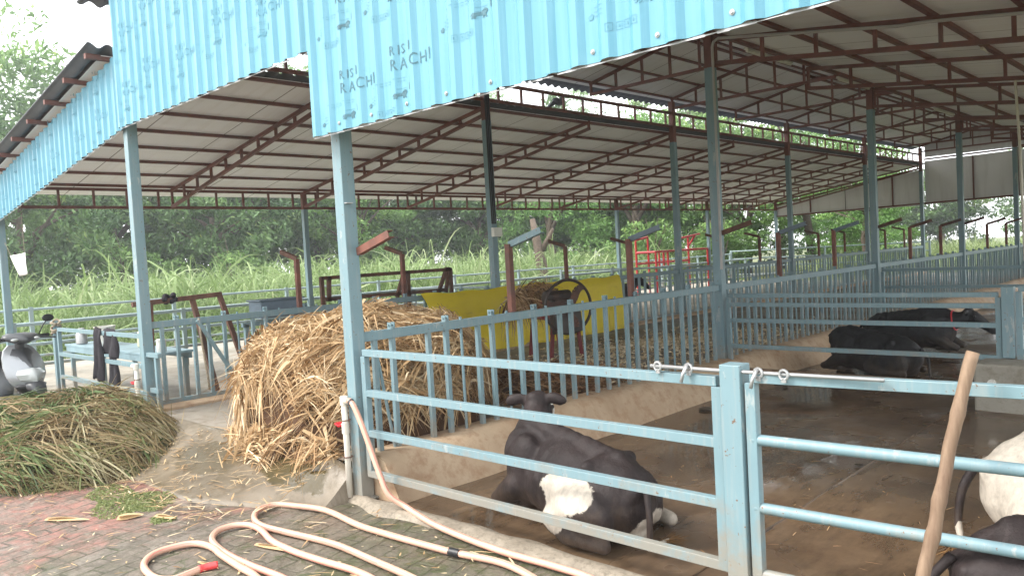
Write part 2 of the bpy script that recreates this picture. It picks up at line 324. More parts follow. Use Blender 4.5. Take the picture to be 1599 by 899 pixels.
M['udder']=simple('muddy_hair',(.30,.22,.15),.7,.3,20)
def mk_tarp():
    m,t,b=nt('yellow_tarpaulin'); n=noise_node(t,1.5,5,.65,'World'); n2=noise_node(t,1,5,.65,'World',stretch=(3,3,9))
    out=mix(t,n.outputs['Fac'],(.74,.56,.015),(.88,.72,.04)); r=ramp(t,n2.outputs['Fac'],[(.55,(0,0,0)),(.8,(.45,.45,.45))]); out=mix(t,r.outputs['Color'],out,(.42,.31,.06))
    t.links.new(out,b.inputs['Base Color']); b.inputs['Roughness'].default_value=.5
    tr=t.nodes.new('ShaderNodeBsdfTranslucent'); t.links.new(out,tr.inputs['Color']); mx=t.nodes.new('ShaderNodeMixShader'); mx.inputs[0].default_value=.25
    o=t.nodes['Material Output']; t.links.new(b.outputs[0],mx.inputs[1]); t.links.new(tr.outputs[0],mx.inputs[2]); t.links.new(mx.outputs[0],o.inputs['Surface']); return m
M['tarp']=mk_tarp()
def mk_hose():
    m,t,b=nt('pink_braided_hose'); n=noise_node(t,6,4,.6,'World'); out=mix(t,n.outputs['Fac'],(.54,.30,.21),(.65,.42,.32))
    d=noise_node(t,13,5,.7,'World'); r=ramp(t,d.outputs['Fac'],[(.55,(0,0,0)),(.78,(.6,.6,.6))]); out=mix(t,r.outputs['Color'],out,(.36,.25,.17))
    t.links.new(out,b.inputs['Base Color']); b.inputs['Roughness'].default_value=.35; return m
M['hose']=mk_hose()
M['hosestripe']=simple('hose_red_stripe',(.62,.24,.19),.35,.1,8)
M['hosered']=simple('bright_red_hose',(.62,.06,.06),.35,.1,8)
def mk_wood():
    m,t,b=nt('peeled_wooden_pole'); n=noise_node(t,1,6,.7,'World',stretch=(26,26,2.2)); out=mix(t,ramp(t,n.outputs['Fac'],[(.3,(0,0,0)),(.7,(1,1,1))]).outputs['Color'],(.13,.075,.045),(.27,.185,.12))
    t.links.new(out,b.inputs['Base Color']); b.inputs['Roughness'].default_value=.7; bump(t,b,n.outputs['Fac'],.5,.006); return m
M['wood']=mk_wood()
M['silver']=simple('silver_scooter_paint',(.30,.315,.33),.25,.05,5,metal=.35)
M['scootergrey']=simple('dark_grey_scooter_plastic',(.04,.042,.046),.35,.1,8)
M['lens']=simple('clear_headlamp_lens',(.42,.44,.43),.08,.04,8)
M['tyre']=simple('tyre_rubber',(.02,.02,.02),.8,.2,15)
M['seatvinyl']=simple('seat_vinyl',(.025,.024,.024),.45,.1,8)
M['bottle']=simple('cloudy_bottle',(.5,.52,.35),.2,.05,5)
M['pigeon']=simple('pigeon_feathers',(.11,.12,.14),.7,.3,30)
M['table']=simple('blue_table_steel',(.20,.30,.34),.5,.2,4)
M['rope']=simple('coir_rope',(.30,.25,.18),.9,.3,40)
M['tray']=simple('slate_blue_tray',(.10,.14,.18),.45,.2,6)

def attr(o, name, vals):
    a=o.data.attributes.new(name,'FLOAT','POINT'); a.data.foreach_set('value',np.asarray(vals,dtype=np.float32))

# strips: numpy mesh of many curved blades
def blades(name, base, direction, length, width, droop, mat, tint, seg=3, parent=None, twist=None, kind=None, side=None):
    """base (n,3), direction (n,3) unit, droop = fall at the tip as a share of length"""
    n=len(base); d=direction/np.linalg.norm(direction,axis=1,keepdims=True)
    if side is None:
        r=rng.normal(size=(n,3)); side=np.cross(d,r)
    side=side/np.maximum(1e-6,np.linalg.norm(side,axis=1,keepdims=True))
    V=np.zeros((n,(seg+1)*2,3)); 
    for k in range(seg+1):
        s=k/seg; c=base+d*(length*s)[:,None]; c=c.copy(); c[:,2]-=droop*length*s*s
        w=width*(1-.85*s**2)*(.6+.4*min(1,s*4)); 
        V[:,2*k]=c-side*w[:,None]/2; V[:,2*k+1]=c+side*w[:,None]/2
    F=[]
    idx=np.arange(n)[:,None]*(seg+1)*2
    for k in range(seg): F.append(idx+np.array([[2*k,2*k+1,2*k+3,2*k+2]]))
    F=np.stack(F,1).reshape(-1,4)
    return npmesh(name,V.reshape(-1,3),F,mat,np.repeat(tint,(seg+1)*2),parent,kind)
def npmesh(name,V,F,mat,tint=None,parent=None,kind=None,smooth=False):
    me=bpy.data.meshes.new(name); nv,nf=len(V),len(F); k=F.shape[1]
    me.vertices.add(nv); me.vertices.foreach_set('co',np.asarray(V,np.float32).ravel())
    me.loops.add(nf*k); me.loops.foreach_set('vertex_index',F.astype(np.int32).ravel())
    me.polygons.add(nf); me.polygons.foreach_set('loop_start',np.arange(0,nf*k,k,dtype=np.int32)); me.polygons.foreach_set('loop_total',np.full(nf,k,dtype=np.int32))
    me.update(calc_edges=True); me.validate()
    me.materials.append(mat)
    if smooth: me.polygons.foreach_set('use_smooth',[True]*nf)
    o=bpy.data.objects.new(name,me); C.objects.link(o)
    if tint is not None: attr(o,'tint',tint)
    if parent is not None: o.parent=parent
    if kind: o['kind']=kind
    return o
def merge_meshes(a, b):
    """join object b's mesh into a (same attributes), drop b"""
    bm=bmesh.new(); bm.from_mesh(a.data); off=len(a.data.materials); nf=len(bm.faces)
    bm.from_mesh(b.data); bm.faces.ensure_lookup_table()
    for f in bm.faces[nf:]: f.material_index+=off
    for m in b.data.materials: a.data.materials.append(m)
    bm.to_mesh(a.data); bm.free(); bpy.data.objects.remove(b); return a
def grid(name,x0,x1,y0,y1,nx,ny,zf,mat,kind='structure'):
    xs=np.linspace(x0,x1,nx+1); ys=np.linspace(y0,y1,ny+1); X,Y=np.meshgrid(xs,ys); Z=np.vectorize(zf)(X,Y)
    V=np.stack([X,Y,Z],-1).reshape(-1,3); i=np.arange(nx)[None,:]+np.arange(ny)[:,None]*(nx+1)
    F=np.stack([i,i+1,i+nx+2,i+nx+1],-1).reshape(-1,4)
    return npmesh(name,V,F,mat,kind=kind,smooth=True)

# ------------------------------------------------------------------ the ground
def zn(x,y,s=1.0,a=1.0): return noise.noise(Vector((x*s,y*s,3.1)))*a
g=MB(); g.add([(-140,-140,-.06),(140,-140,-.06),(140,140,-.06),(-140,140,-.06)],[(0,1,2,3)]); g.build('ground',M['soil'],kind='structure')
grid('yard_paving',-9.5,8,-9,-.002,140,90,lambda x,y: zn(x,y,1.1,.010)+zn(x,y,4,.004)-.004,M['paver'])
grid('pen_floor',.12,2.46,0,YE,24,160,lambda x,y: zn(x,y,1.3,.012)-.012,M['pen'])
grid('pen_floor_outer',2.46,9,0,YE,40,160,lambda x,y: zn(x,y,1.3,.012)+.018,M['pen'])
st=MB(); st.box((2.463,YE/2,.0),(.006,YE,.05)); st.build('pen_floor_step',M['pen'],kind='structure')
grid('alley_floor',-3.44,-.13,-.02,YE,24,140,lambda x,y:.235+zn(x,y,1,.012),M['alley'])
def af(x,y):
    L=.80-.42*max(0,min(1,(x+1.0)/.95)); return .24*max(0,min(1,(y+L)/(L-.06)))**1.2
def rampz(x,y):
    z=af(x,y); return z+zn(x,y,2,.012)-(.03 if z<.004 else 0)-(.06*max(0,min(1,(x+.32)/.27))*(1 if z>.02 else 0))
grid('alley_ramp',-3.6,-.055,-.95,-.02,60,36,rampz,M['ramp'])
m=MB(); V=[];F=[]
for i in range(13):
    y=-.45+.43*i/12; V+=[(-.055,y,-.03),(-.055+.0,y,rampz(-.055,y)-.001),(-.03,y,-.03)]
for i in range(12): F+=[(3*i,3*i+3,3*i+4,3*i+1),(3*i+1,3*i+4,3*i+5,3*i+2)]
m.add(V,F); m.build('alley_ramp_edge',M['ramp'],kind='structure')
grid('left_pen_floor',XA,-3.7,0,YE,20,60,lambda x,y:.05+zn(x,y,1,.015),M['yardfar'])
grid('outer_yard',-12.6,XA,-3,26,20,60,lambda x,y:.03+zn(x,y,1,.02),M['yardfar'])
def kerb(name,prof,y0,y1,mat,ny=120):
    V=[];F=[];n=len(prof)
    for j in range(ny+1):
        y=y0+(y1-y0)*j/ny
        for (x,z) in prof: V.append((x+zn(y,x,2.2,.018),y,z+zn(y*1.0,x*3,1.4,.012)))
    for j in range(ny):
        for i in range(n-1): F.append((j*n+i,j*n+i+1,(j+1)*n+i+1,(j+1)*n+i))
    F=[f[::-1] for f in F]
    m=MB(); m.add(V,F); 
    m.add([V[i] for i in range(n)],[tuple(range(n))]); m.add([V[ny*n+i] for i in range(n)],[tuple(range(n-1,-1,-1))])
    return m.build(name,mat,kind='structure',smooth='auto')
kerb('feed_kerb',[(-.16,-.02),(-.15,.265),(-.11,.285),(.1,.285),(.15,.26),(.2,.2),(.3,.03),(.34,-.03)],.06,YE,M['kerb'])
kerb('left_feed_kerb',[(-3.92,-.02),(-3.86,.1),(-3.78,.25),(-3.7,.285),(-3.48,.285),(-3.45,.265),(-3.44,-.02)],.06,YE,M['kerb'])
# rough cement lip along the mouth of the pen
V=[];F=[];n=90;k=7
for i in range(n+1):
    x=-.05+2.85*i/n; w=.09+.05*zn(x,1,3.5)+.05*math.exp(-((x-.35)/.25)**2); yc=-.035-.03*math.exp(-((x-.3)/.3)**2)
    for j in range(k):
        u=j/(k-1)*2-1; V.append((x+zn(x*3,u,2,.02),yc+u*w,.001+(.03+.016*zn(x,u,5))*max(0,1-u*u)+(-.01 if abs(u)==1 else 0)))
for i in range(n):
    for j in range(k-1): F.append((i*k+j,(i+1)*k+j,(i+1)*k+j+1,i*k+j+1))
m=MB(); m.add(V,F); m.build('cement_lip',M['strip'],kind='structure',smooth=True)

# ------------------------------------------------------------------ the shed
shed=thing('cattle_shed','long open cattle shed with red oxide roof trusses, blue steel posts and cyan front sheeting','shed',(0,0,0))
def zl(x): return 2.985+(x-XA)*.153           # underside line of the left lean-to roof (top chord)
def zr(x): return 3.88-x*.142                # right lean-to
RX=-1.8; 
def zv(x): return 4.36+(1.8-abs(x-RX))*.205  # nave
def post(x,y,z1,paint,z0=0,w=.1):
    m=MB(); m.box((x,y,(z0+paint)/2),(w,w,paint-z0),mi=0)
    if z1>paint: m.box((x,y,(paint+z1)/2),(w*.96,w*.96,z1-paint),mi=1)
    m.box((x,y,z0+.004),(w*1.7,w*1.7,.012),mi=0)
    return m.build('post',[M['blue'],M['oxide']],shed,bevel=.004)
for b in range(6):
    y=b*BAY
    post(XC,y,4.3,3.85 if b==0 else 3.55,.0 if b==0 else .2)
    post(XB,y,4.3,3.85 if b==0 else 3.54,.2)
    post(XA,y,zl(XA),2.66,.0,.09)
    post(XD,y,zr(XD)-.02,2.75,.0)
def truss(ys,name,xs,top,bot,step,stub=None):
    m=MB(); x0,x1=xs
    m.beam((x0,0,top(x0)-.02),(x1,0,top(x1)-.02),.045,.045); m.beam((x0,0,bot(x0)),(x1,0,bot(x1)),.045,.045)
    n=max(1,int(round((x1-x0)/step)))
    for i in range(n+1):
        x=x0+(x1-x0)*i/n; x=min(max(x,x0+.02),x1-.02)
        m.beam((x,0,bot(x)+.022),(x,0,top(x)-.042),.034,.034)
    if stub: stub(m)
    first=None
    for y in ys:
        if first is None: first=m.build(name,M['oxide'],shed); first.location=(0,y,0)
        else: cp(first,shed,(0,y,0))
YT=[.08+2.475*i if i==0 else 2.475*i for i in range(11)]; YT[-1]-=.1
truss(YT,'left_truss',(XA,XB-.05),zl,lambda x:2.70+(x-XA)*.186,.5)
truss(YT,'right_truss',(.05,XD),zr,lambda x:3.6-x*.137,.55)
def nave(m):
    pass
m=MB()
for (xa,xb) in ((XB,RX),(RX,XC)): m.beam((xa,0,zv(xa)-.02),(xb,0,zv(xb)-.02),.045,.045)
m.beam((XB,0,4.17),(XC,0,4.17),.045,.045)
for i in range(8):
    x=XB+.02+(3.56)*i/7; m.beam((x,0,4.19),(x,0,zv(x)-.04),.034,.034)
first=m.build('nave_truss',M['oxide'],shed); first.location=(0,YT[0],0)
for y in YT[1:]: cp(first,shed,(0,y,0))
def purlin(x,z,y0=-.3,y1=YE+.5,s=.05):
    m=MB(); m.beam((x,y0,z),(x,y1,z),s,s); return m.build('purlin',M['oxide'],shed)
for i in range(8): x=XA+.06+(XB-XA-.25)*i/7; purlin(x,zl(x)+.03)
for i in range(8): x=.12+(XD-.2)*i/7; purlin(x,zr(x)+.03)
for x in (-3.62,-3.0,-2.4,-1.9,-1.7,-1.2,-.6,.02): purlin(x,zv(x)+.03)
def ladder(x,z0,z1,step,name):
    m=MB(); m.beam((x,.06,z0),(x,YE-.06,z0),.045,.045); m.beam((x,.06,z1),(x,YE-.06,z1),.045,.045)
    y=.3
    while y<YE-.2: m.beam((x,y,z0+.022),(x,y,z1-.022),.032,.032); y+=step
    return m.build(name,M['oxide'],shed)
ladder(XA-.06,2.69,2.97,.495,'eave_girder'); ladder(XB-.02,3.84,4.09,.495,'clerestory_girder'); ladder(XC+.07,3.93,4.15,.495,'clerestory_girder')
ladder(XD+.07,2.78,3.03,.495,'eave_girder')
# roof sheets: waves run up the slope
def roofsheet(name,xs,zf,y0,y1,pitch=.177,amp=.024,per=8):
    ny=int((y1-y0)/pitch*per); ys=np.linspace(y0,y1,ny+1); V=[];F=[]; nx=len(xs)
    for y in ys:
        w=amp*math.sin(2*math.pi*y/pitch)
        for x in xs: V.append((x,y,zf(x)+w))
    V=np.array(V); i=np.arange(nx-1)[None,:]+np.arange(ny)[:,None]*nx
    F=np.stack([i,i+1,i+nx+1,i+nx],-1).reshape(-1,4)
    o=npmesh(name,V,F,M['rooftop'],parent=shed,smooth=True)
    sd=o.modifiers.new('s','SOLIDIFY'); sd.thickness=.012; sd.offset=1
    return o
OH=-.32
roofsheet('left_roof_sheet',np.linspace(XA-.7,XB-.04,6),lambda x:zl(x)+.075,OH,YE+.6)
roofsheet('right_roof_sheet',np.linspace(-.05,XD+.7,6),lambda x:zr(x)+.082,OH,YE+.6)
roofsheet('nave_roof_sheet',[-4.03,-3.6,-2.7,RX,-.9,0,.3],lambda x:zv(x)+.07,-.26,YE+.6)
# rust-edged ridge of the lean-to: folded flashing along the clerestory foot
def lining(x0,x1,zf):
    m=MB(); k=8
    for i in range(k):
        a=x0+(x1-x0)*i/k; b=x0+(x1-x0)*(i+1)/k
        m.add([(a,-.16,zf(a)),(b,-.16,zf(b)),(b,YE+.4,zf(b)),(a,YE+.4,zf(a)),(a,-.16,zf(a)-.006),(b,-.16,zf(b)-.006),(b,YE+.4,zf(b)-.006),(a,YE+.4,zf(a)-.006)],[(0,1,2,3),(7,6,5,4),(0,4,5,1),(1,5,6,2),(2,6,7,3),(3,7,4,0)])
    return m.build('roof_lining',M['roof'],shed)
lining(XA-.6,XB-.16,lambda x:zl(x)+.046); lining(-.02,XD+.6,lambda x:zr(x)+.055); lining(-3.76,RX,lambda x:zv(x)+.036); lining(RX,.2,lambda x:zv(x)+.036)

# ---- cyan profiled sheets on the front, with their printing
PIT=.172
def prof_y(x):
    """depth of the profile towards the viewer at x"""
    u=(x/PIT)%1.0
    pts=((0,0),(.40,0),(.58,1),(.80,1),(.98,0),(1,0))
    for (a,p),(b,q) in zip(pts,pts[1:]):
        if u<=b: return -(p+(q-p)*(u-a)/(b-a))*.024
    return 0
BR=[0,.40,.58,.80,.98]
def bxs(x0,x1):
    xs=[x0,x1]; k=math.floor(x0/PIT)-1
    while k*PIT<x1+PIT:
        for u in BR:
            x=(k+u)*PIT
            if x0+1e-4<x<x1-1e-4: xs.append(x)
        k+=1
    return sorted(xs)
YF=-.085
def panel(name,x0,x1,zb,zt,yoff=0):
    xs=bxs(x0,x1); V=[];F=[]
    for x in xs:
        rag=zn(x*5,1,3,.006)
        for k in range(5): z=zb(x)+rag+(zt(x)-zb(x)-rag)*k/4; V.append((x,YF+yoff+prof_y(x),z))
    for i in range(len(xs)-1):
        for k in range(4): F.append((i*5+k,(i+1)*5+k,(i+1)*5+k+1,i*5+k+1))
    m=MB(); m.add(V,F); o=m.build(name,M['cyan'],shed)
    sd=o.modifiers.new('s','SOLIDIFY'); sd.thickness=.004; sd.offset=-1
    return o
pl=panel('front_cladding',-8.72,-3.52,lambda x:2.42+(x+8.72)*.118 ,lambda x:zl(x)-.01)
pl2=panel('front_cladding',-3.56,-.04,lambda x:3.03,lambda x:max(zv(x)+.05,3.5),-.03)
pr=panel('front_cladding',-.11,2.06,lambda x:2.445,lambda x:zv(x)+.05 if x<.6 else 4.2,-.062)
pr2=panel('front_cladding',2.0,5.5,lambda x:2.44,lambda x:4.1,-.09)
# white cut edge / foam strip showing under the sheets
for (xa,za,xb,zb_,yo) in ((-3.54,3.03,-.05,3.03,-.03),(-8.7,2.422,-3.6,3.022,0),(-.1,2.445,2.0,2.445,-.062),(2.05,2.44,5.4,2.44,-.09)):
    m=MB(); n_=60
    for q in range(n_):
        u0,u1=q/n_,(q+1)/n_; w_=.004+.005*abs(zn(q*.7,xa,1)); m.beam((xa+(xb-xa)*u0,YF+yo+.006,za+(zb_-za)*u0-.006),(xa+(xb-xa)*u1,YF+yo+.006,za+(zb_-za)*u1-.006),w_,.007+.008*zn(q*.9,za,1))
    m.build('hem_strip',M['zinc'],shed)
# printing
def lion(s,x,z):
    """walking lion silhouette outline in x,z"""
    P=[(0,.10),(.05,.20),(.14,.27),(.30,.25),(.50,.26),(.62,.33),(.72,.40),(.84,.38),(.92,.30),(.90,.22),(.82,.17),(.80,.10),(.86,.0),(.78,.0),(.70,.10),(.66,.0),(.58,.0),(.58,.12),(.36,.12),(.30,.0),(.22,.0),(.24,.12),(.14,.02),(.06,.0),(.12,.14),(.08,.16)]
    return [(x+(a-.45)*s,z+b*s) for a,b in P]
def printing(parent, x0,x1,zb,zt,cols,yoff,ink,scale=1.0,fine=None):
    if fine is None:
        printing(parent,x0,x1,zb,zt,cols,yoff,M['ink_faint'],scale,True); fine=False
    bm=bmesh.new()
    def poly(P):
        vs=[bm.verts.new((a,0,b)) for a,b in P]
        try: bm.faces.new(vs)
        except Exception: pass
    def rect(a,b,c,d): poly([(a,b),(c,b),(c,d),(a,d)])
    def ringr(cx,cz,r,w,n=12):
        for i in range(n):
            t0,t1=2*math.pi*i/n,2*math.pi*(i+1)/n
            poly([(cx+r*math.cos(t0),cz+r*math.sin(t0)),(cx+r*math.cos(t1),cz+r*math.sin(t1)),(cx+(r-w)*math.cos(t1),cz+(r-w)*math.sin(t1)),(cx+(r-w)*math.cos(t0),cz+(r-w)*math.sin(t0))])
    def text(s,x,z,size):
        cu=bpy.data.curves.new('t','FONT'); cu.body=s; cu.size=size; cu.resolution_u=2
        ob=bpy.data.objects.new('t',cu); C.objects.link(ob); dg=bpy.context.evaluated_depsgraph_get(); me=ob.evaluated_get(dg).to_mesh()
        b0=len(bm.verts); t=bmesh.new(); t.from_mesh(me); 
        mp={}
        for v in t.verts: mp[v.index]=bm.verts.new((x+v.co.x,0,z+v.co.y))
        for f in t.faces:
            try: bm.faces.new([mp[v.index] for v in f.verts])
            except Exception: pass
        t.free(); ob.evaluated_get(dg).to_mesh_clear(); bpy.data.objects.remove(ob); bpy.data.curves.remove(cu)
    def spread(word,x,z,size):
        # letters sit on the faces between the ribs' far flanks
        Vv=.815*PIT; k0=math.floor(x/PIT); t_=0.0
        for chx in word:
            wd={'I':.30,'R':.66,'S':.62,'A':.72,'C':.68,'H':.70}[chx]*size
            if (t_%Vv)+wd>Vv+.002: t_=(math.floor(t_/Vv)+1)*Vv+.0005
            text(chx,(k0+.583+math.floor(t_/Vv+1e-6))*PIT+(t_%Vv),z,size); t_+=wd+.004
    s=scale
    for (cx,zs) in cols:
        cx=round(cx/PIT)*PIT-.028*scale
        for z in zs:
            if not fine:
                spread('RISI',cx+.03*s,z+.088*s,.078*s); spread('RACHI',cx+.03*s,z,.094*s)
                poly(lion(.118*s,cx+.19*s,z-.165*s))
                rect(cx+.265*s,z-.125*s,cx+.281*s,z-.085*s); rect(cx+.270*s,z-.085*s,cx+.277*s,z-.068*s)
                poly([(cx-.12*s,z-.17*s),(cx-.10*s,z-.17*s),(cx-.094*s,z-.15*s),(cx-.105*s,z-.142*s),(cx-.125*s,z-.155*s)])
                continue
            for k in range(2):        # worn lines of small print
                for q in range(9):
                    if (q*7+k*3)%5: rect(cx-.06*s+q*.034*s,z-.05*s-k*.016*s,cx-.06*s+q*.034*s+.022*s,z-.0475*s-k*.016*s)
            for k in range(3): rect(cx-.09*s,z-.12*s-k*.02*s,cx-.03*s,z-.118*s-k*.02*s)
            for k in range(2): rect(cx+.17*s,z-.11*s-k*.02*s,cx+.24*s,z-.108*s-k*.02*s)
            for q in range(4):
                a=cx-.02*s+q*.045*s; b=z-.245*s
                rect(a,b,a+.034*s,b+.002*s); rect(a,b+.034*s,a+.034*s,b+.036*s); rect(a,b+.002*s,a+.002*s,b+.034*s); rect(a+.032*s,b+.002*s,a+.034*s,b+.034*s); rect(a+.014*s,b+.012*s,a+.021*s,b+.024*s)
    xs=bxs(x0-1,x1+1)
    for x in xs:
        geom=bm.verts[:]+bm.edges[:]+bm.faces[:]
        bmesh.ops.bisect_plane(bm,geom=geom,plane_co=(x,0,0),plane_no=(1,0,0))
    kill=[f for f in bm.faces if not (x0+.01<f.calc_center_median().x<x1-.01 and zb<f.calc_center_median().z<zt)]
    bmesh.ops.delete(bm,geom=kill,context='FACES')
    for v in bm.verts: v.co.y=YF+yoff+prof_y(v.co.x)-.0025
    me=bpy.data.meshes.new('printed_marks'); bm.to_mesh(me); bm.free(); me.materials.append(ink)
    o=bpy.data.objects.new('printed_marks',me); C.objects.link(o); o.parent=parent; return o
zsA=[2.58+.56*k for k in range(5)]; zsB=[2.62+.56*k for k in range(5)]
printing(pr,-.11,2.06,2.47,4.1,[(.10,[2.665,3.22,3.78]),(.66,[2.70,3.26,3.81]),(1.42,[2.99,3.55])],-.062,M['ink'])
printing(pr2,2.0,5.5,2.5,4.0,[(2.42,[2.78+.02,3.36]),(3.1,[2.9,3.4])],-.09,M['ink_faint'])
printing(pl2,-3.56,-.12,3.06,4.6,[(-3.4,[3.3,3.85]),(-2.85,[3.42,3.97,4.5]),(-2.2,[3.38,3.9,4.45]),(-1.5,[3.5,4.05]),(-.8,[3.4,3.95])],-.03,M['ink_faint'],.9)
printing(pl,-8.7,-3.7,2.45,3.7,[(-8.1,[2.72]),(-7.4,[2.8,3.15]),(-6.6,[2.9,3.2]),(-5.8,[3.0,3.4]),(-5.0,[3.08,3.5]),(-4.3,[3.2,3.6])],0,M['ink_faint'],.85)
# sheet screws
for pn,(x0,x1,zb,yo) in ((pr,(-.11,2.06,2.445,-.062)),(pr2,(2.0,5.5,2.44,-.09))):
    k=math.floor(x0/PIT)+2; first=None
    while (k+.69)*PIT<x1-.05:
        x=(k+.2)*PIT; m=MB(); m.lathe((x,YF+yo-.001,zb+.045+.004*(k%3)),[(.012,0),(.012,-.003),(.007,-.004),(.006,-.009)],8,'y')
        m.build('screw',M['zinc'],pn); k+=2
# ---- back gable sheeting
m=MB()
def wallpoly(P,y): 
    n=len(P); m.add([(x,y,z) for x,z in P]+[(x,y+.03,z) for x,z in P],[tuple(range(n)),tuple(range(2*n-1,n-1,-1))]+[(i,i+n,(i+1)%n+n,(i+1)%n) for i in range(n)])
wallpoly([(-8.6,2.44),(-8.6,2.82),(-3.55,3.62),(-3.55,2.44)],YE+.06); o1=m.build('end_sheeting',M['endwall'],shed)
m=MB(); wallpoly([(-3.5,2.46),(-3.5,3.86),(5.2,3.98),(5.2,2.6)],YE+.06); m.build('end_sheeting',M['endwall'],shed)
m=MB(); x=-3.5; V=[];F=[]
while x<5.3:
    V+= [(x,YE+.1+(.02 if int(round(x/.09))%2 else 0),3.99),(x,YE+.1+(.02 if int(round(x/.09))%2 else 0),4.75)]; x+=.09
for i in range(len(V)//2-1): F.append((2*i,2*i+2,2*i+3,2*i+1))
m.add(V,F); o=m.build('end_gable_sheet',M['endwall'],shed); sd=o.modifiers.new('s','SOLIDIFY'); sd.thickness=.006
m=MB(); m.beam((-8.6,YE+.03,2.44),(5.2,YE+.03,2.6),.05,.05); m.build('end_rail',M['oxide'],shed)
m=MB(); m.beam((-8.6,YE+.03,2.86),(-3.6,YE+.03,3.65),.05,.05); m.build('end_rail',M['oxide'],shed)
m=MB(); m.beam((-3.5,YE+.03,3.92),(5.2,YE+.03,4.02),.05,.05); m.build('end_rail',M['oxide'],shed)
for x in (-7.3,-4.5,-2.1,-.9,.5,2.8):
    m=MB(); m.beam((x,YE+.03,2.5),(x,YE+.03,min(3.9,2.85+(x+8.6)*.155)),.04,.04); m.build('end_stud',M['oxide'],shed)
m=MB(); m.tube([(-6.04,YE-.02,3.3),(-6.04,YE-.02,2.5)],.012,6); m.build('cable',M['black'],shed)
m=MB(); m.box((-6.04,YE-.06,3.36),(.5,.06,.1)); m.build('tube_light',M['white'],shed)
# ---- conduits, junction box, cables
m=MB(); m.tube([(.085,4.86,3.55),(.085,4.86,3.75),(.1,4.86,3.8),(.16,4.86,3.83),(2.0,4.87,3.52),(2.25,4.87,3.5),(5,4.87,3.1)],.016,8); m.build('conduit',M['greypvc'],shed)
m=MB(); m.tube([(.085,4.86,3.55),(.085,4.86,2.6),(.08,4.86,1.3)],.014,8); m.build('conduit',M['greypvc'],shed)
m=MB(); m.tube([(2.25,6.8,3.55),(2.0,9.5,3.75),(1.9,9.86,3.86),(1.93,9.86,3.8),(1.96,9.86,3.7),(2.0,9.86,2.6),(2.02,9.86,1.1)],.018,8); m.build('conduit',M['pvc'],shed)
m=MB()
for dx in (-.035,.0,.035): m.tube([(XB+.065,BAY-.03+dx,3.9),(XB+.065,BAY-.03+dx,2.6),(XB+.07,BAY-.03+dx,2.05)],.011,6)
m.build('cable',M['black'],shed)
m=MB(); m.box((XB+.09,BAY,1.93),(.06,.17,.13)); o=m.build('junction_box',M['white'],shed,bevel=.006)
m=MB(); m.tube([(.02,0.3,4.02),(.05,3,3.97),(.02,5.2,4.0),(.06,7.4,3.93),(.03,10,3.99),(.02,14,3.95)],.014,6); m.tube([(.08,0.3,3.99),(.1,3,3.94),(.07,6.2,3.98),(.09,9.4,3.92),(.07,12,3.96)],.009,6); m.build('cable',M['black'],shed)
for y in (6.4,9.2,13.8): 
    m=MB(); m.tube([(.02,y-.6,3.86),(.02,y+.6,3.86)],.018,8); m.box((.02,y,3.89),(.05,1.25,.03)); m.build('tube_light',M['white'],shed)
# bracket + angle on front corner post
m=MB(); m.box((.065,-.02,2.0),(.03,.05,.006)); m.build('bracket',M['zinc'],shed)

# ------------------------------------------------------------------ feed fences of upright bars
ORD=['first','second','third','fourth','fifth']
def bar_mesh(name,mb,mat,bevel=.003):
    o=mb.build(name,mat,bevel=bevel); me=o.data; bpy.data.objects.remove(o); return me
_b=MB(); _b.box((0,0,.665),(.034,.034,.79)); BAR=bar_mesh('bar',_b,M['blue'])
_b=MB(); _b.tube([(0,0,.27),(0,0,1.145)],.0115,8); ROD=bar_mesh('locking_rod',_b,M['blue'])
_b=MB(); _b.box((0,-.016,1.145),(.04,.006,.05)); _b.box((0,.016,1.145),(.04,.006,.05)); _b.tube([(0,-.03,1.15),(0,.03,1.15)],.007,6); LUG=bar_mesh('lug',_b,M['blue'])
def child(name,me,parent,loc,rot=None):
    o=bpy.data.objects.new(name,me); C.objects.link(o); o.parent=parent; o.location=loc
    if rot: o.rotation_euler=rot
    return o
def feed_fence(x,b,side):
    y0=b*BAY+.055; y1=(b+1)*BAY-.055
    lab={'r':'barred pale blue feed fence on the cow pen kerb, %s bay from the front','l':'barred pale blue feed fence on the far alley kerb, %s bay from the front'}[side]%ORD[b]
    t=thing('feed_fence',lab,'fence',(x,y0,0),0,'feed fences along the alley')
    m=MB(); m.box((0,(y1-y0)/2,1.092),(.045,y1-y0,.066)); m.build('top_rail',M['blue'],t,local=True,bevel=.004)
    if side=='l': m=MB(); m.box((0,(y1-y0)/2,.3),(.04,y1-y0,.05)); m.build('bottom_rail',M['blue'],t,local=True,bevel=.004)
    k=0; y=.09+.015
    while y<y1-y0-.05:
        if k%3==2 and not(b==0 and k<3): child('locking_rod',ROD,t,(0,y,0))
        elif b==0 and side=='r' and k==2: child('locking_rod',ROD,t,(0,y+.03,0.02),(R(9),0,0)).location=(0,y-.16,0)
        else: child('bar',BAR,t,(0,y,0))
        if k%3==1: child('lug',LUG,t,(0,y,0))
        y+=.163+(.012 if k%2 else -.008); k+=1
for b in range(5):
    feed_fence(XC,b,'r'); feed_fence(XB,b,'l')
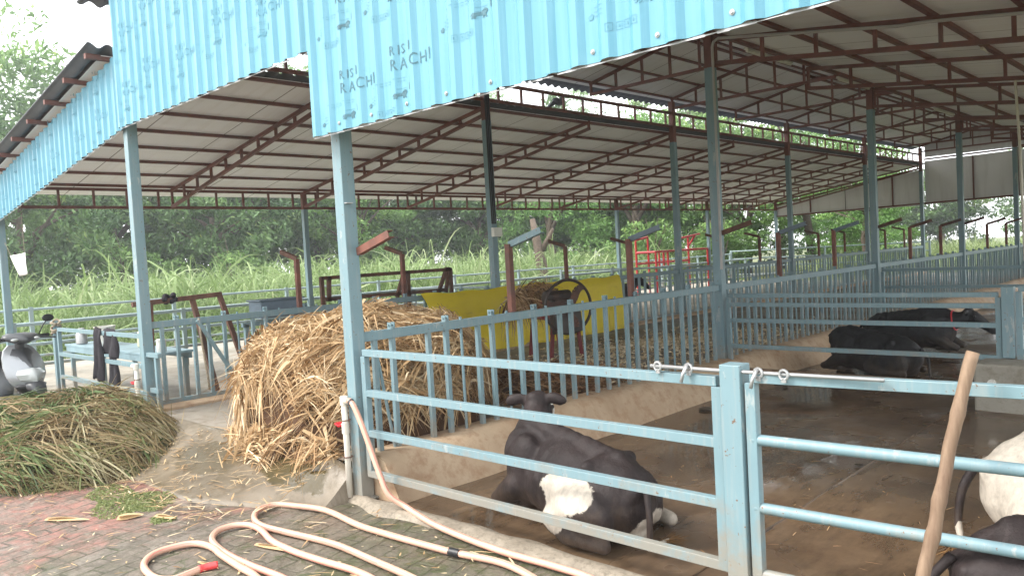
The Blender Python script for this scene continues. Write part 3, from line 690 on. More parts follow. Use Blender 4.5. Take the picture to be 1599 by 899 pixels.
# ------------------------------------------------------------------ bent poles rising from the fences
def bent_pole(x,y,dx,label,armmat,group,z0=1.125,up=True,tilt=0):
    t=thing('bent_pole',label,'pole',(x,y,z0),0,group)
    if up:
        m=MB(); m.beam((0,0,0),(tilt,0,.56),.05,.05,up=(0,1,0)); m.build('upright',M['rustpole'],t,local=True,bevel=.004)
    m=MB(); L=.36; a=Vector((0,0,.555)); e=a+Vector((dx*L,0,.10)); d=(e-a)
    # open channel arm
    m.beam(a,e,.006,.05); n=d.normalized().cross(Vector((0,1,0))).normalized()
    m.beam(a+Vector((0,.02,0))+n*.022,e+Vector((0,.02,0))+n*.022,.04,.006); m.beam(a+Vector((0,.02,0))-n*.022,e+Vector((0,.02,0))-n*.022,.04,.006)
    m.build('arm',armmat,t,local=True)
    return t
WORD=['nearest','second','third','fourth','fifth','sixth','seventh','eighth','ninth','tenth','eleventh']
ys=[1.58,3.27,6.54,8.33,11.7,13.5,17.0,18.8,21.4,23.2]
for i,y in enumerate(ys):
    bent_pole(XC-.03,y,1,'bent rust-brown pole on the cow pen fence, %s from the front'%WORD[i],M['blue'] if i==0 else (M['tray'] if i<4 else M['rust']),'bent poles on the cow pen fence')
for i,y in enumerate([BAY,2*BAY,3*BAY]):
    bent_pole(XC+.05,y,1,'short rusty arm bolted to the side of the %s blue roof post behind the gate'%ORD[i],M['rust'],'arms bolted to roof posts',up=False,z0=1.15)
t=bent_pole(XC+.05,.03,1,'short red-brown arm jutting from the front corner post by the hose',M['rustpole'],'arms bolted to roof posts',up=False,z0=1.12)
for i,y in enumerate([1.76,3.3,6.6,8.3,11.6,13.3,16.5,18.2,21.3,23]):
    bent_pole(XB-.03,y,-1,'bent rust-brown pole on the far alley fence, %s from the front'%WORD[i],M['rust'],'bent poles on the far alley fence')

# ------------------------------------------------------------------ gates of the cow pen
def gate(name,label,x0,x1,y,zs,mat,group,roundr=False,dy1=0,lowmat=None,stiles=(True,True)):
    t=thing(name,label,'gate',(x0,y,0),0,group); L=x1-x0
    for i,z in enumerate(zs):
        m=MB()
        sag=lambda u:(-.008*math.sin(math.pi*u))
        if roundr and i>0: m.tube([(.02+(L-.04)*u/6,dy1*u/6,z+sag(u/6)) for u in range(7)],.0235,12)
        else: m.beam((.02,0,z),(L-.02,dy1,z),.042,.045)
        m.build('rail',mat,t,local=True,smooth='auto' if roundr else False,bevel=0 if roundr and i else .003)
    for k,xx in enumerate((.022,L-.022)):
        if not stiles[k]: continue
        m=MB(); h=zs[0]+.0-.024; m.box((xx,dy1*(k),(h+zs[-1]-.022)/2),(.046,.043,h-zs[-1]+.022)); m.build('stile',mat,t,local=True,bevel=.003)
    return t
g1=gate('cattle_gate','closed pale blue four-rail gate in front of the lying cow with the white patch',.085,2.745,0,[1.0,.73,.46,.185],M['blue'],'cow pen gates')
g2=gate('cattle_gate','pale blue round-rail gate ajar at the right with a wooden pole leaning on it',2.865,5.08,-.01,[1.03,.765,.475,.19],M['blue'],'cow pen gates',True,.2)
def pillar(x,y,z0,z1,label,group):
    m=MB(); m.box((0,0,(z1-z0)/2),(.095,.095,z1-z0)); o=m.build('gate_post',M['blue'],bevel=.004); o.location=(x,y,z0); tag(o,label,'post',group); return o
pillar(2.805,0,0,1.08,'square pale blue gate post where the two front gates meet','gate posts'); 
pillar(2.81,BAY,.44,1.07,'square blue post standing on the pale concrete block','gate posts')
pillar(2.81,2*BAY,0,1.07,'square blue post at the end of the second cross gate, deep in the pen','gate posts')
g3=gate('cattle_gate','pale blue gate across the pen, ending at the concrete block',.075,2.755,BAY,[1.0,.90,.725,.435,.155],M['blue'],'cow pen gates')
g4=gate('cattle_gate','pale blue gate across the pen behind the two black cows',.075,2.755,2*BAY,[1.02,.75,.45,.17],M['blue'],'cow pen gates')
g5=gate('cattle_gate','pale blue gate right of the concrete block, cut off by the right picture edge',2.87,5.0,BAY,[1.05,.78,.5,.2],M['blue'],'cow pen gates')
# sliding bolt on the front gates
t=thing('gate_bolt','thin steel sliding bolt through ring eyes across the tops of the two front gates','bolt',(2.40,-.03,1.052))
m=MB(); m.tube([(0,0,0),(.42,.003,-.001),(1.02,.02,.002)],.0085,8); m.build('rod',M['zinc'],t,local=True,smooth=True)
for x in (.04,.2,.53,.64):
    m=MB(); m.tube([(x+.018*math.cos(a),-.004,.0+.02*math.sin(a)) for a in np.linspace(-1.2,4.4,12)],.006,6); m.box((x,-.002,-.022),(.02,.008,.02)); m.build('ring_eye',M['zinc'],t,local=True)
for x in (.2,.53):
    m=MB(); m.tube([(x,-.008,.02),(x-.012,-.03,-.02),(x-.02,-.036,-.06)],.008,8); m.build('handle',M['zinc'],t,local=True,smooth=True)
# concrete block with a drain pipe
m=MB(); m.box((.55,.28,.215),(1.12,.66,.43)); t=thing('concrete_block','pale stained concrete block carrying a blue post, with a white pipe stub in its face','block',(2.62,4.62,0))
o=m.build('block_body',M['block'],t,local=True,bevel=.02); 
m=MB(); m.lathe((.13,-.05,.27),[(.028,-.03),(.032,-.03),(.032,.02),(.028,.02)],14,'y'); m.build('pipe_stub',M['white'],t,local=True)
# dirty plank rail lying at the foot of the cross gate
m=MB(); m.beam((.12,0,0),(2.5,0,.0),.06,.05); o=m.build('timber_rail',M['wood'],bevel=.004); o.location=(0,BAY-.09,.185); tag(o,'muddy timber rail lashed low along the cross gate in the pen','rail')
# wooden pole leaning on the right gate
path=[]; r=[]
for i in range(41):
    u=i/40; path.append((3.50+.235*u+.009*math.sin(u*5.3)+zn(u*9,1,1,.005),-.30+.245*u+zn(u*8,4,1,.006),1.18*u)); r.append(.0235-.003*u+zn(u*14,2,1,.0016)+sum(.0035*math.exp(-((u-k)/.018)**2) for k in (.22,.47,.58,.83)))
m=MB(); m.tube(path,r,12); o=m.build('wooden_pole',M['wood'],smooth=True); recenter(o,(3.50,-.30,0)); tag(o,'peeled wooden pole leaning upright against the right gate','pole')

# ------------------------------------------------------------------ water pipes, taps, hose
def tap(x,y,z,h,label,hx):
    t=thing('standpipe',label,'pipe',(x,y,z))
    m=MB(); m.tube([(0,0,0),(.004,0,h*.5),(0,0,h)],.021,12); m.build('pipe',M['pvc'],t,local=True,smooth=True)
    m=MB(); m.lathe((0,0,h-.03),[(.027,0),(.027,.055),(.02,.06)],14); m.tube([(0,0,h),(hx,-.01,h+.005)],.022,10); m.build('elbow',M['pvc'],t,local=True,smooth='auto')
    m=MB(); m.lathe((0,0,h*.66),[(.026,0),(.026,.07)],14); m.build('socket',M['pvc'],t,local=True,smooth='auto')
    m=MB(); m.tube([(0,0,h*.74),(-.045,-.01,h*.74)],.011,8); m.box((-.055,-.01,h*.745),(.05,.05,.014),Matrix.Rotation(.3,3,'Y')); m.build('tap_handle',M['redplastic'],t,local=True,bevel=.003)
    for q in (.42,.80):
        m=MB(); m.tube([(.03*math.cos(a)*1.0+.01,.03*math.sin(a),h*q) for a in np.linspace(0,6.28,12)],.004,5); m.build('wire_tie',M['rust'],t,local=True)
    return t
tap(-.045,-.085,.02,.66,'cream plastic standpipe with red tap on the front corner post feeding the pink hose',.07)
tap(-3.685,-.085,.05,.64,'cream plastic standpipe with red tap on the second front post, beside the cut grass',-.06)
def spline(P,sub=6,closed=False):
    P=[Vector(p) for p in P]; out=[]
    for i in range(len(P)-1):
        p0=P[max(i-1,0)];p1=P[i];p2=P[i+1];p3=P[min(i+2,len(P)-1)]
        for k in range(sub):
            t_=k/sub; out.append(.5*((2*p1)+(p2-p0)*t_+(2*p0-5*p1+4*p2-p3)*t_**2+(3*p1-p0-3*p2+p3)*t_**3))
    out.append(P[-1]); return out
h1=[(.03,-.095,.685),(.09,-.12,.69),(.14,-.125,.65),(.205,-.125,.55),(.285,-.125,.40),(.37,-.13,.26),(.44,-.12,.13),(.54,-.06,.05),(.72,-.09,.032),(.91,-.13,.028),(1.23,-.17,.028),(1.54,-.185,.026),(1.84,-.17,.026),(2.09,-.175,.026),(2.35,-.25,.026),(2.5,-.42,.026),(2.3,-.5,.026),(1.95,-.36,.026)]
h2=[(1.62,-.29,.024),(1.29,-.34,.022),(.96,-.37,.022),(.72,-.385,.022),(.48,-.39,.022),(.07,-.35,.022),(-.2,-.42,.022),(-.34,-.49,.022),(-.32,-.61,.022),(-.19,-.71,.022),(-.01,-.75,.022),(.23,-.72,.022),(.63,-.66,.022),(1.01,-.67,.022),(1.4,-.69,.022),(1.75,-.75,.022),(1.9,-.87,.022),(1.7,-.93,.022),(1.38,-.84,.022)]
h3=[(1.08,-.81,.022),(.8,-.84,.022),(.54,-.86,.022),(.29,-.85,.022),(.08,-.8,.022),(-.08,-.79,.022),(-.17,-.85,.022),(-.17,-.95,.022),(-.09,-1.03,.022),(.04,-1.08,.022),(.27,-1.11,.022),(.53,-1.11,.022),(.85,-1.09,.022),(1.2,-1.12,.022),(1.35,-1.22,.022),(1.15,-1.26,.022),(.85,-1.2,.022)]
h4=[(.67,-1.165,.024),(.52,-1.165,.03),(.28,-1.15,.034),(.11,-1.12,.026),(-.03,-1.13,.022),(-.1,-1.19,.022),(-.12,-1.31,.022),(-.08,-1.4,.022),(.02,-1.47,.022),(.15,-1.5,.022),(.28,-1.5,.022),(.36,-1.45,.022),(.355,-1.37,.022),(.345,-1.31,.022)]
HP=spline(h1+h2+h3+h4,5)
t=thing('garden_hose','long pale pink water hose looped over the brick paving from the corner post tap','hose',(-.0,-.1,0))
def hose_tube(path,r,n,m0,m1,stripes):
    m=MB(); m.tube(path,r,n); o=m.build('hose_tube',[m0,m1],t,smooth=True)
    # thin stripes along the hose, twisting slowly: a band of faces
    k=len(path); 
    for i in range(k-1):
        for j in range(n):
            if (j+i//26)%n in stripes: o.data.polygons[i*n+j].material_index=1
    return o
hose_tube(HP,.0185,16,M['hose'],M['hosestripe'],(2,8,13))
E5=[(.345,-1.31,.022),(.345,-1.27,.022),(.37,-1.215,.024)]
m=MB(); m.tube(spline(E5,4),.02,14); m.build('hose_end',M['hosered'],t,smooth=True)
m=MB(); m.tube([(1.335,-.333,.022),(1.30,-.338,.022),(1.265,-.343,.022)],.0235,12); m.build('black_joint',M['black'],t,smooth='auto')
m=MB(); m.tube([(.085,-.118,.69),(.105,-.123,.68)],.022,12); m.build('clamp',M['black'],t,smooth='auto')

# ------------------------------------------------------------------ yellow tarpaulin
V=[];F=[];nx,nz=70,20
for i in range(nx+1):
    u=i/nx
    for j in range(nz+1):
        v=j/nz
        yt=3.5+4.4*u+ (.35*v*(1-u)**2)
        ztop=1.15-.012*math.sin(u*9)+.01*math.sin(u*40)
        zb=.30-.06*u; z=ztop+(zb-ztop)*v
        fold=.045*math.sin(u*23+v*1.3)*(.25+v)+.03*math.sin(u*51+2*v)*v+zn(yt*1.3,z*2,1.5,.05)*v
        V.append((-3.545+.05*math.sin(min(1,v*5)*1.57)+fold*.8+.09*v*v,yt,z-.02*math.sin(u*3.1)))
for i in range(nx):
    for j in range(nz): a=i*(nz+1)+j; F.append((a,a+nz+1,a+nz+2,a+1))
m=MB(); m.add(V,F); o=m.build('tarpaulin',M['tarp'],smooth=True); recenter(o,(-3.5,5.6,1.1)); tag(o,'yellow plastic tarpaulin hung over the far alley fence behind the chaff cutter','tarpaulin')

# ------------------------------------------------------------------ chaff cutter
cc=thing('chaff_cutter','old red and black chaff cutter with a big flywheel before the yellow tarpaulin','chaff cutter',(-1.92,4.45,.245),R(-18))
for (x,y) in ((.02,.2),(.02,-.2),(-.5,.2),(-.5,-.2)):
    m=MB(); m.beam((x,y*1.15,0),(x,y*.85,.52),.05,.012); m.beam((x+.02,y*1.15,0),(x+.02,y*.85,.52),.012,.05); m.build('leg',M['darkred'],cc,local=True)
m=MB(); m.box((-.24,.17,.53),(.66,.045,.06)); m.box((-.24,-.17,.53),(.66,.045,.06)); m.box((-.55,0,.53),(.05,.34,.06)); m.box((.06,0,.53),(.05,.34,.06)); m.build('frame',M['darkred'],cc,local=True,bevel=.004)
m=MB(); m.box((-.6,0,.63),(.7,.3,.012)); m.box((-.6,.15,.69),(.7,.012,.13)); m.box((-.6,-.15,.69),(.7,.012,.13)); m.build('feed_tray',M['darkred'],cc,local=True)
m=MB(); m.box((-.1,0,.66),(.24,.34,.2)); m.lathe((-.13,-.19,.78),[(.075,0),(.085,.02),(.085,.36),(.075,.38)],16,'y'); m.lathe((-.02,-.17,.66),[(.1,0),(.1,.05),(.03,.06)],16,'y'); m.build('roller_housing',M['iron'],cc,local=True,bevel=.01)
m=MB(); m.tube([(-.25,0,.66),(.16,0,.66)],.025,12); m.build('shaft',M['iron'],cc,local=True)
m=MB(); fc=(.13,0,.665)
m.tube([(fc[0],fc[1]+.335*math.cos(a),fc[2]+.335*math.sin(a)) for a in np.linspace(0,2*math.pi,49)],.019,8,cap=False)
m.lathe(fc,[(.03,-.05),(.06,-.045),(.06,.04),(.03,.05)],16,'x')
m.build('flywheel',M['iron'],cc,local=True,smooth='auto')
for q in range(3):
    m=MB(); a0=2*math.pi*q/3+.5; P=[]; W=[]
    for k in range(9):
        u=k/8; a=a0+.75*math.sin(u*math.pi*.8)*.6; rr=.05+.28*u; P.append((fc[0],fc[1]+rr*math.cos(a),fc[2]+rr*math.sin(a))); W.append(.03+.028*math.sin(u*3.1))
    for k in range(8): m.beam(P[k],P[k+1],.02,(W[k]+W[k+1])*.9,up=Vector((0,P[k+1][1]-P[k][1],P[k+1][2]-P[k][2])).cross(Vector((1,0,0))))
    m.build('curved_spoke',M['rust'],cc,local=True)
m=MB(); m.add([(.0,-.2,.62),(.1,-.2,.62),(.15,-.2,.35),(-.02,-.2,.32),(.0,.2,.62),(.1,.2,.62),(.15,.2,.35),(-.02,.2,.32)],[(0,1,2,3),(7,6,5,4),(0,4,5,1),(1,5,6,2),(2,6,7,3),(3,7,4,0)]); m.build('discharge_chute',M['iron'],cc,local=True,bevel=.006)
m=MB(); m.tube([(-.12,-.05,.75),(-.3,-.06,.85),(.1,-.03,.99)],.01,6); m.build('belt_guard_rod',M['iron'],cc,local=True)

# ------------------------------------------------------------------ left pens: gate, table, small things
lg=gate('yard_gate','pale blue three-rail yard gate left of the second front post with black cloth over it',-6.36,-3.66,-.0,[.985,.68,.40,.10],M['blue'],None)
m=MB(); m.box((-.09,0,.52),(.075,.075,1.04)); m.build('gate_post',M['blue'],lg,local=True,bevel=.004)
t=thing('gate_stub','short pale blue cut-off gate frame sticking out to the right of the second front post','gate',(-3.54,-.01,0))
for z in (.81,.46,.215): m=MB(); m.box((.135,0,z),(.29 if z!=.46 else .2,.045,.045)); m.build('rail',M['blue'],t,local=True,bevel=.003)
m=MB(); m.box((.20,0,.51),(.045,.043,.55)); m.build('stile',M['blue'],t,local=True,bevel=.003)
# rope coil on gate post
m=MB()
for q in range(6):
    m.tube([(.05*math.cos(a)+.008*(q%3),.052*math.sin(a),.03*q*.9+.006*math.sin(3*a+q)+(-.05*abs(math.sin(a/2+q)))) for a in np.linspace(0,6.2,16)],.013,6)
o=m.build('rope_coil',M['rope'],smooth=True); o.location=(-6.45,0,.97); tag(o,'frayed grey rope coiled over the top of the yard gate post','rope')
tb=thing('steel_table','long blue-grey steel table behind the yard gate holding a bucket and bottle','table',(-6.35,.75,.03))
m=MB(); m.box((0,0,.635),(3.1,.5,.03)); m.build('table_top',M['table'],tb,local=True,bevel=.005)
m=MB(); m.box((0,-.23,.585),(3.0,.03,.075)); m.box((0,.23,.585),(3.0,.03,.075)); m.build('apron',M['table'],tb,local=True)
for x in (-1.4,-.2,1.4):
    for y in (-.2,.2): m=MB(); m.box((x,y,.28),(.05,.05,.56)); m.build('leg',M['blue'],tb,local=True)
t=thing('bucket','white plastic bucket on the steel table beside the black cloth','bucket',(-6.85,.7,.68))
m=MB(); m.lathe((0,0,0),[(.10,0),(.105,.01),(.128,.24),(.137,.245),(.137,.262),(.125,.262),(.115,.04),(.0,.035)],24); m.build('bucket_body',M['white'],t,local=True,smooth='auto')
m=MB(); m.tube([(.13*math.cos(a),.02,.24-.09*math.sin(a)) for a in np.linspace(0,math.pi,12)],.004,6); m.build('handle',M['zinc'],t,local=True)
t=thing('bottle','cloudy yellowish plastic bottle standing on the steel table','bottle',(-5.95,.85,.68))
m=MB(); m.lathe((0,0,0),[(.06,0),(.07,.01),(.07,.17),(.055,.2),(.025,.23),(.022,.26)],18); m.build('bottle_body',M['bottle'],t,local=True,smooth='auto'); m=MB(); m.lathe((0,0,.255),[(.026,0),(.026,.03),(.02,.034)],14); m.build('cap',M['white'],t,local=True)
t=thing('jar','small white plastic jar with a lid on the table right of the second front post','jar',(-4.95,.68,.68))
m=MB(); m.lathe((0,0,0),[(.05,0),(.055,.01),(.055,.11),(.048,.125)],18); m.build('jar_body',M['white'],t,local=True,smooth='auto'); m=MB(); m.lathe((0,0,.122),[(.056,0),(.056,.03),(.05,.034)],18); m.build('lid',M['white'],t,local=True,smooth='auto')
t=thing('milk_can','dented grey metal can standing on the left end of the steel table','can',(-7.55,.62,.68))
m=MB(); m.lathe((0,0,0),[(.065,0),(.075,.01),(.075,.13),(.06,.16),(.04,.175),(.04,.2)],18); m.build('can_body',M['zinc'],t,local=True,smooth='auto'); m=MB(); m.lathe((0,0,.195),[(.046,0),(.046,.02),(.03,.03)],16); m.build('lid',M['zinc'],t,local=True,smooth='auto')
# black cloth draped over the top rail: two hanging tails
V=[];F=[]
def drape(y,xa,xb,z0,z1,n=8,k=16):
    b=len(V)
    for i in range(k+1):
        v=i/k
        for j in range(n+1):
            u=j/n; x=xa+(xb-xa)*u+ .05*v*(u-.5)+.03*math.sin(v*4); V.append((x,y+.02*math.sin(u*12+v*3)+(-.03*math.sin(min(1,v*6)*1.57)),z0+(z1-z0)*v+.02*math.sin(u*5)))
    for i in range(k):
        for j in range(n): a=b+i*(n+1)+j; F.append((a,a+1,a+n+2,a+n+1))
drape(-.01,-5.0,-4.78,1.03,.46); drape(.03,-4.83,-4.42,1.02,.74); drape(.045,-4.72,-4.5,.78,.34)
m=MB(); m.add(V,F); o=m.build('black_cloth',M['cloth'],smooth=True); sd=o.modifiers.new('s','SOLIDIFY'); sd.thickness=.012; recenter(o,(-4.8,0,1.0)); tag(o,'black cloth hanging in two tails over the yard gate top rail','cloth')
# paper sheet hanging by the left post
t=thing('paper_sheet','curled white paper sheet hung in the opening by the left end post','paper',(-7.75,-.03,1.95))
V=[];F=[]
for i in range(9):
    for j in range(7):
        u=j/6;v=i/8; V.append((-.36+.62*u+.10*v,.05*math.sin(u*2.5+v)+.03*v*v,.02-.29*v+.02*u))
for i in range(8):
    for j in range(6): a=i*7+j; F.append((a,a+1,a+8,a+7))
m=MB(); m.add(V,F); o=m.build('sheet',M['paper'],t,local=True,smooth=True); sd=o.modifiers.new('s','SOLIDIFY'); sd.thickness=.003
m=MB(); m.tube([(-.32,0,.01),(-.7,.03,.22)],.003,5); m.tube([(.22,.03,.02),(.1,.06,.6),(.05,.07,1.0)],.003,5); m.build('string',M['rope'],t,local=True)
# rusty frames on the far side of the alley
t=thing('rusty_frame','tall rust-brown steel frame leaning behind the far alley fence near the second front post','frame',(-3.95,.1,.1))
for P in (((0,-.08,1.2),(0,.88,1.24)),((0,.05,0),(0,.1,1.2)),((0,.78,0.05),(0,.55,1.2)),((0,1.2,.05),(0,.86,1.22)),((0,.05,.08),(0,1.2,.1))):
    m=MB(); m.beam(P[0],P[1],.05,.05,up=(1,0,0)); m.build('bar',M['rust'],t,local=True,bevel=.003)
m=MB()
for q in range(9): m.ell((.03*math.cos(q),.30+.016*q-.06,1.235+.035*math.sin(q*2.3)),(.035,.03,.03))
m.build('rag',M['cloth'],t,local=True,smooth=True)
t=thing('rusty_frame','low rust-brown rack of thin bars above the far alley fence behind the dry fodder heap','frame',(-4.7,2.75,.05))
for P in (((0,0,1.37),(0,2.3,1.37)),((0,.05,1.08),(0,2.2,1.06)),((0,0,1.39),(0,.02,.0)),((0,.12,1.39),(0,.1,1.05)),((0,1.42,1.39),(0,1.25,1.02)),((0,1.48,1.39),(0,1.45,.0)),((0,2.3,1.4),(0,2.2,1.02)),((0,2.25,1.4),(0,2.05,1.02)),((0,2.32,1.39),(0,2.32,.0))):
    m=MB(); m.beam(P[0],P[1],.05,.045,up=(1,0,0)); m.build('bar',M['rust'],t,local=True)
# ropes and chain hanging on far fence
m=MB(); m.tube([(-3.54,.52,1.12),(-3.53,.53,.9),(-3.53,.57,.5),(-3.53,.58,.36)],.012,6); o=m.build('hanging_rope',M['rope'],smooth=True); recenter(o,(-3.54,.52,1.12)); tag(o,'brown rope hanging from the far alley fence beside the rusty frame','rope')
m=MB(); m.beam((-3.53,.5,1.1),(-3.5,.95,.3),.035,.035); o=m.build('loose_bar',M['blue']); recenter(o,(-3.53,.5,1.1)); tag(o,'pale blue loose headlock bar slanting down from the far alley fence','bar')
m=MB(); m.box((0,0,.13),(.3,.55,.2)); m.box((0,0,.24),(.34,.6,.02)); o=m.build('feed_tub',M['tray'],bevel=.02); o.location=(-4.15,1.75,.98); tag(o,'dark slate-blue tub propped on the rail behind the dry fodder heap','tub')
m=MB(); m.beam((-4.15,1.3,.95),(-4.15,2.4,.96),.05,.05); m.beam((-4.15,1.35,.05),(-4.15,1.35,.95),.05,.05); m.beam((-4.15,2.3,.05),(-4.15,2.3,.95),.05,.05); o=m.build('tub_rail',M['blue']); recenter(o,(-4.15,1.35,.05)); tag(o,'blue rail on two posts under the slate-blue tub','rail')
t=thing('bucket','orange-red plastic bucket half hidden behind the dry fodder heap','bucket',(-3.95,2.95,.62))
m=MB(); m.lathe((0,0,0),[(.12,0),(.15,.3),(.16,.3),(.16,.32),(.14,.32)],20); m.build('bucket_body',simple('orange_plastic',(.55,.09,.03),.4,.1,6),t,local=True,smooth='auto'); m=MB(); m.tube([(.15*math.cos(a),0,.3+.1*math.sin(a)) for a in np.linspace(0,math.pi,12)],.005,6); m.build('handle',M['zinc'],t,local=True)
m=MB(); m.box((0,0,.27),(.45,.45,.54)); o=m.build('bucket_plinth',M['block'],bevel=.01); o.location=(-3.98,2.95,.07); tag(o,'grey concrete plinth under the orange-red bucket','plinth')

# ------------------------------------------------------------------ outer rail fences
def railfence(label,P0,P1,zs,step,mat,r=.022,sz=.06,top=None):
    P0=Vector(P0);P1=Vector(P1); t=thing('rail_fence',label,'fence',P0,0,'rail fences beyond the shed'); d=P1-P0; L=d.length; n=max(1,int(round(L/step)))
    for z in zs: m=MB(); m.tube([Vector((0,0,z)),d+Vector((0,0,z))],r,8); m.build('rail',mat,t,local=True,smooth='auto')
    for i in range(n+1): p=d*(i/n); m=MB(); m.box((p.x,p.y,(zs[0]+.04)/2),(sz,sz,zs[0]+.04)); m.build('post',mat,t,local=True)
    return t
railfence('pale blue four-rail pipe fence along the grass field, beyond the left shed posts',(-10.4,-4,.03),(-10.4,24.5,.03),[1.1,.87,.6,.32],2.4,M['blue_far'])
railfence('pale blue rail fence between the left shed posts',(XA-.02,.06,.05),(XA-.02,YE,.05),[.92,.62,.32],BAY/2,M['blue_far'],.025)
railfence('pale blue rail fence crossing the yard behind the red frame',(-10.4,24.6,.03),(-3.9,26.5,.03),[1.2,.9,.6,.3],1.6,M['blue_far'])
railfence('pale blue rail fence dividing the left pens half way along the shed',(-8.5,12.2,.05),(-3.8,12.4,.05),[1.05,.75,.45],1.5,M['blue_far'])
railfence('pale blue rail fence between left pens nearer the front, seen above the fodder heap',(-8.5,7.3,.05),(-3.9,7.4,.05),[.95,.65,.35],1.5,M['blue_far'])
# red tubular frame
t=thing('red_tube_frame','bright red tubular frame standing in the yard beyond the left pens','frame',(-9.3,16.7,.03))
T=[((0,0,0),(0,0,1.75)),((.0,.65,0),(0,.65,1.85)),((0,0,1.78),(0,.65,1.86)),((0,0,1.38),(0,3.0,1.40)),((0,0,1.06),(0,3.0,1.05)),((.0,3.0,0),(0,3.0,1.8)),((0,2.5,1.78),(0,3.75,1.9)),((0,3.0,1.5),(0,3.45,1.86)),((0,1.25,.9),(0,1.25,1.4)),((0,1.5,.9),(0,1.5,1.4)),((0,2.3,.9),(0,2.3,1.4)),((.7,0,0),(.7,0,1.4)),((.7,3.,0),(.7,3.,1.4)),((.7,0,1.4),(.7,3,1.4)),((0,0,1.4),(.7,0,1.4)),((0,3,1.4),(.7,3,1.4)),((.7,.65,0),(.7,.65,1.4))]
for a,b in T: m=MB(); m.tube([a,b],.032,8); m.build('tube',M['red'],t,local=True,smooth='auto')

# ------------------------------------------------------------------ scooter
sc=thing('motor_scooter','silver-grey motor scooter parked behind the cut grass heap at the left edge','scooter',(-4.98,-.66,.0),R(12))
def wheel(x,r=.235):
    m=MB(); m.lathe((x,0,r),[(r-.06,-.045),(r-.015,-.05),(r,-.025),(r,.025),(r-.015,.05),(r-.06,.045)],28,'y'); w=m.build('wheel',M['tyre'],sc,local=True,smooth='auto')
    m=MB(); m.lathe((x,0,r),[(.05,-.05),(.16,-.03),(r-.055,-.04),(r-.055,.04),(.16,.03),(.05,.05)],24,'y'); m.build('rim',M['zinc'],w,local=True,smooth='auto'); return w
wheel(0); wheel(-1.22)
def loft(m,secs,n=20):
    """secs: (centre, half width y, half height (u), axis-u vector, squareness)"""
    vs=[]
    for (c,hy,hu,u) in secs:
        c=Vector(c);u=Vector(u).normalized()
        for j in range(n):
            a=2*math.pi*j/n; ca,sa=math.cos(a),math.sin(a); q=.75
            vs.append(c+Vector((0,1,0))*hy*math.copysign(abs(ca)**q,ca)+u*hu*math.copysign(abs(sa)**q,sa))
    k=len(secs); fs=[(i*n+j,i*n+(j+1)%n,(i+1)*n+(j+1)%n,(i+1)*n+j) for i in range(k-1) for j in range(n)]
    fs.append(tuple(range(n-1,-1,-1))); fs.append(tuple((k-1)*n+j for j in range(n))); m.add(vs,fs)
def shield(m,zs,ws,x0s,nose,n=12,thick=.03):
    V=[];F=[]
    for z,w,x0,ns in zip(zs,ws,x0s,nose):
        for i in range(n+1): u=i/n*2-1; V.append((x0+ns*(1-abs(u)**1.35),u*w,z))
    k=len(zs)
    for r_ in range(k-1):
        for i in range(n): a_=r_*(n+1)+i; F.append((a_,a_+1,a_+n+2,a_+n+1))
    m.add(V,F); b_=len(m.v)-len(V)
    V2=[(x-thick,y*.97,z) for x,y,z in V]; m.add(V2,[f[::-1] for f in F]); c_=b_+len(V)
    # close the rim
    ring=[i for i in range(n+1)]+[r_*(n+1)+n for r_ in range(1,k)]+[(k-1)*(n+1)+i for i in range(n-1,-1,-1)]+[r_*(n+1) for r_ in range(k-2,0,-1)]
    for p,q in zip(ring,ring[1:]+ring[:1]): m.f.append((b_+q,b_+p,c_+p,c_+q)); m.m.append(0)
m=MB(); shield(m,[.46,.52,.60,.70,.80,.88,.93],[.10,.16,.20,.21,.19,.15,.09],[-.10,-.11,-.13,-.17,-.22,-.26,-.28],[.10,.15,.17,.15,.10,.05,.02]); m.build('front_apron',M['silver'],sc,local=True,smooth='auto')
m=MB(); shield(m,[.70,.76,.83,.89],[.07,.11,.12,.08],[-.135,-.165,-.20,-.23],[.135,.10,.06,.03]); m.build('dark_centre_panel',M['scootergrey'],sc,local=True,smooth='auto')
m=MB(); shield(m,[.53,.565,.62,.665,.685],[.06,.12,.145,.12,.05],[-.03,-.03,-.035,-.06,-.075],[.095,.11,.105,.09,.08]); m.build('headlight',M['lens'],sc,local=True,smooth='auto')
m=MB(); shield(m,[.40,.45,.50,.52],[.07,.13,.16,.13],[-.06,-.05,-.055,-.06],[.10,.13,.12,.10]); m.build('lower_lip',M['black'],sc,local=True,smooth='auto')
m=MB(); loft(m,[((.16,0,.42),.05,.03,(0,0,1)),((.08,0,.49),.085,.05,(0,0,1)),((-.06,0,.50),.09,.05,(0,0,1)),((-.2,0,.40),.08,.06,(0,0,1)),((-.26,0,.34),.05,.03,(0,0,1))]); m.build('front_mudguard',M['scootergrey'],sc,local=True,smooth=True)
m=MB(); shield(m,[.945,.975,1.01,1.04,1.055],[.06,.15,.19,.16,.09],[-.16,-.15,-.17,-.21,-.25],[.10,.13,.11,.07,.04],12,.05); m.build('handlebar_cowl',M['scootergrey'],sc,local=True,smooth=True)
m=MB(); m.tube([(-.24,0,.87),(-.22,0,1.0)],.05,12); m.build('steering_stem',M['scootergrey'],sc,local=True,smooth='auto')
for s in (-1,1):
    m=MB(); m.tube([(-.22,s*.14,1.0),(-.28,s*.33,1.0)],.019,10); m.build('grip',M['black'],sc,local=True,smooth='auto')
    m=MB(); m.tube([(-.19,s*.15,.99),(-.15,s*.25,.985),(-.19,s*.36,.97)],.009,6); m.build('brake_lever',M['black'],sc,local=True)
    m=MB(); m.ell((-.095,s*.11,.99),(.022,.04,.016)); m.build('indicator',M['lens'],sc,local=True,smooth=True)
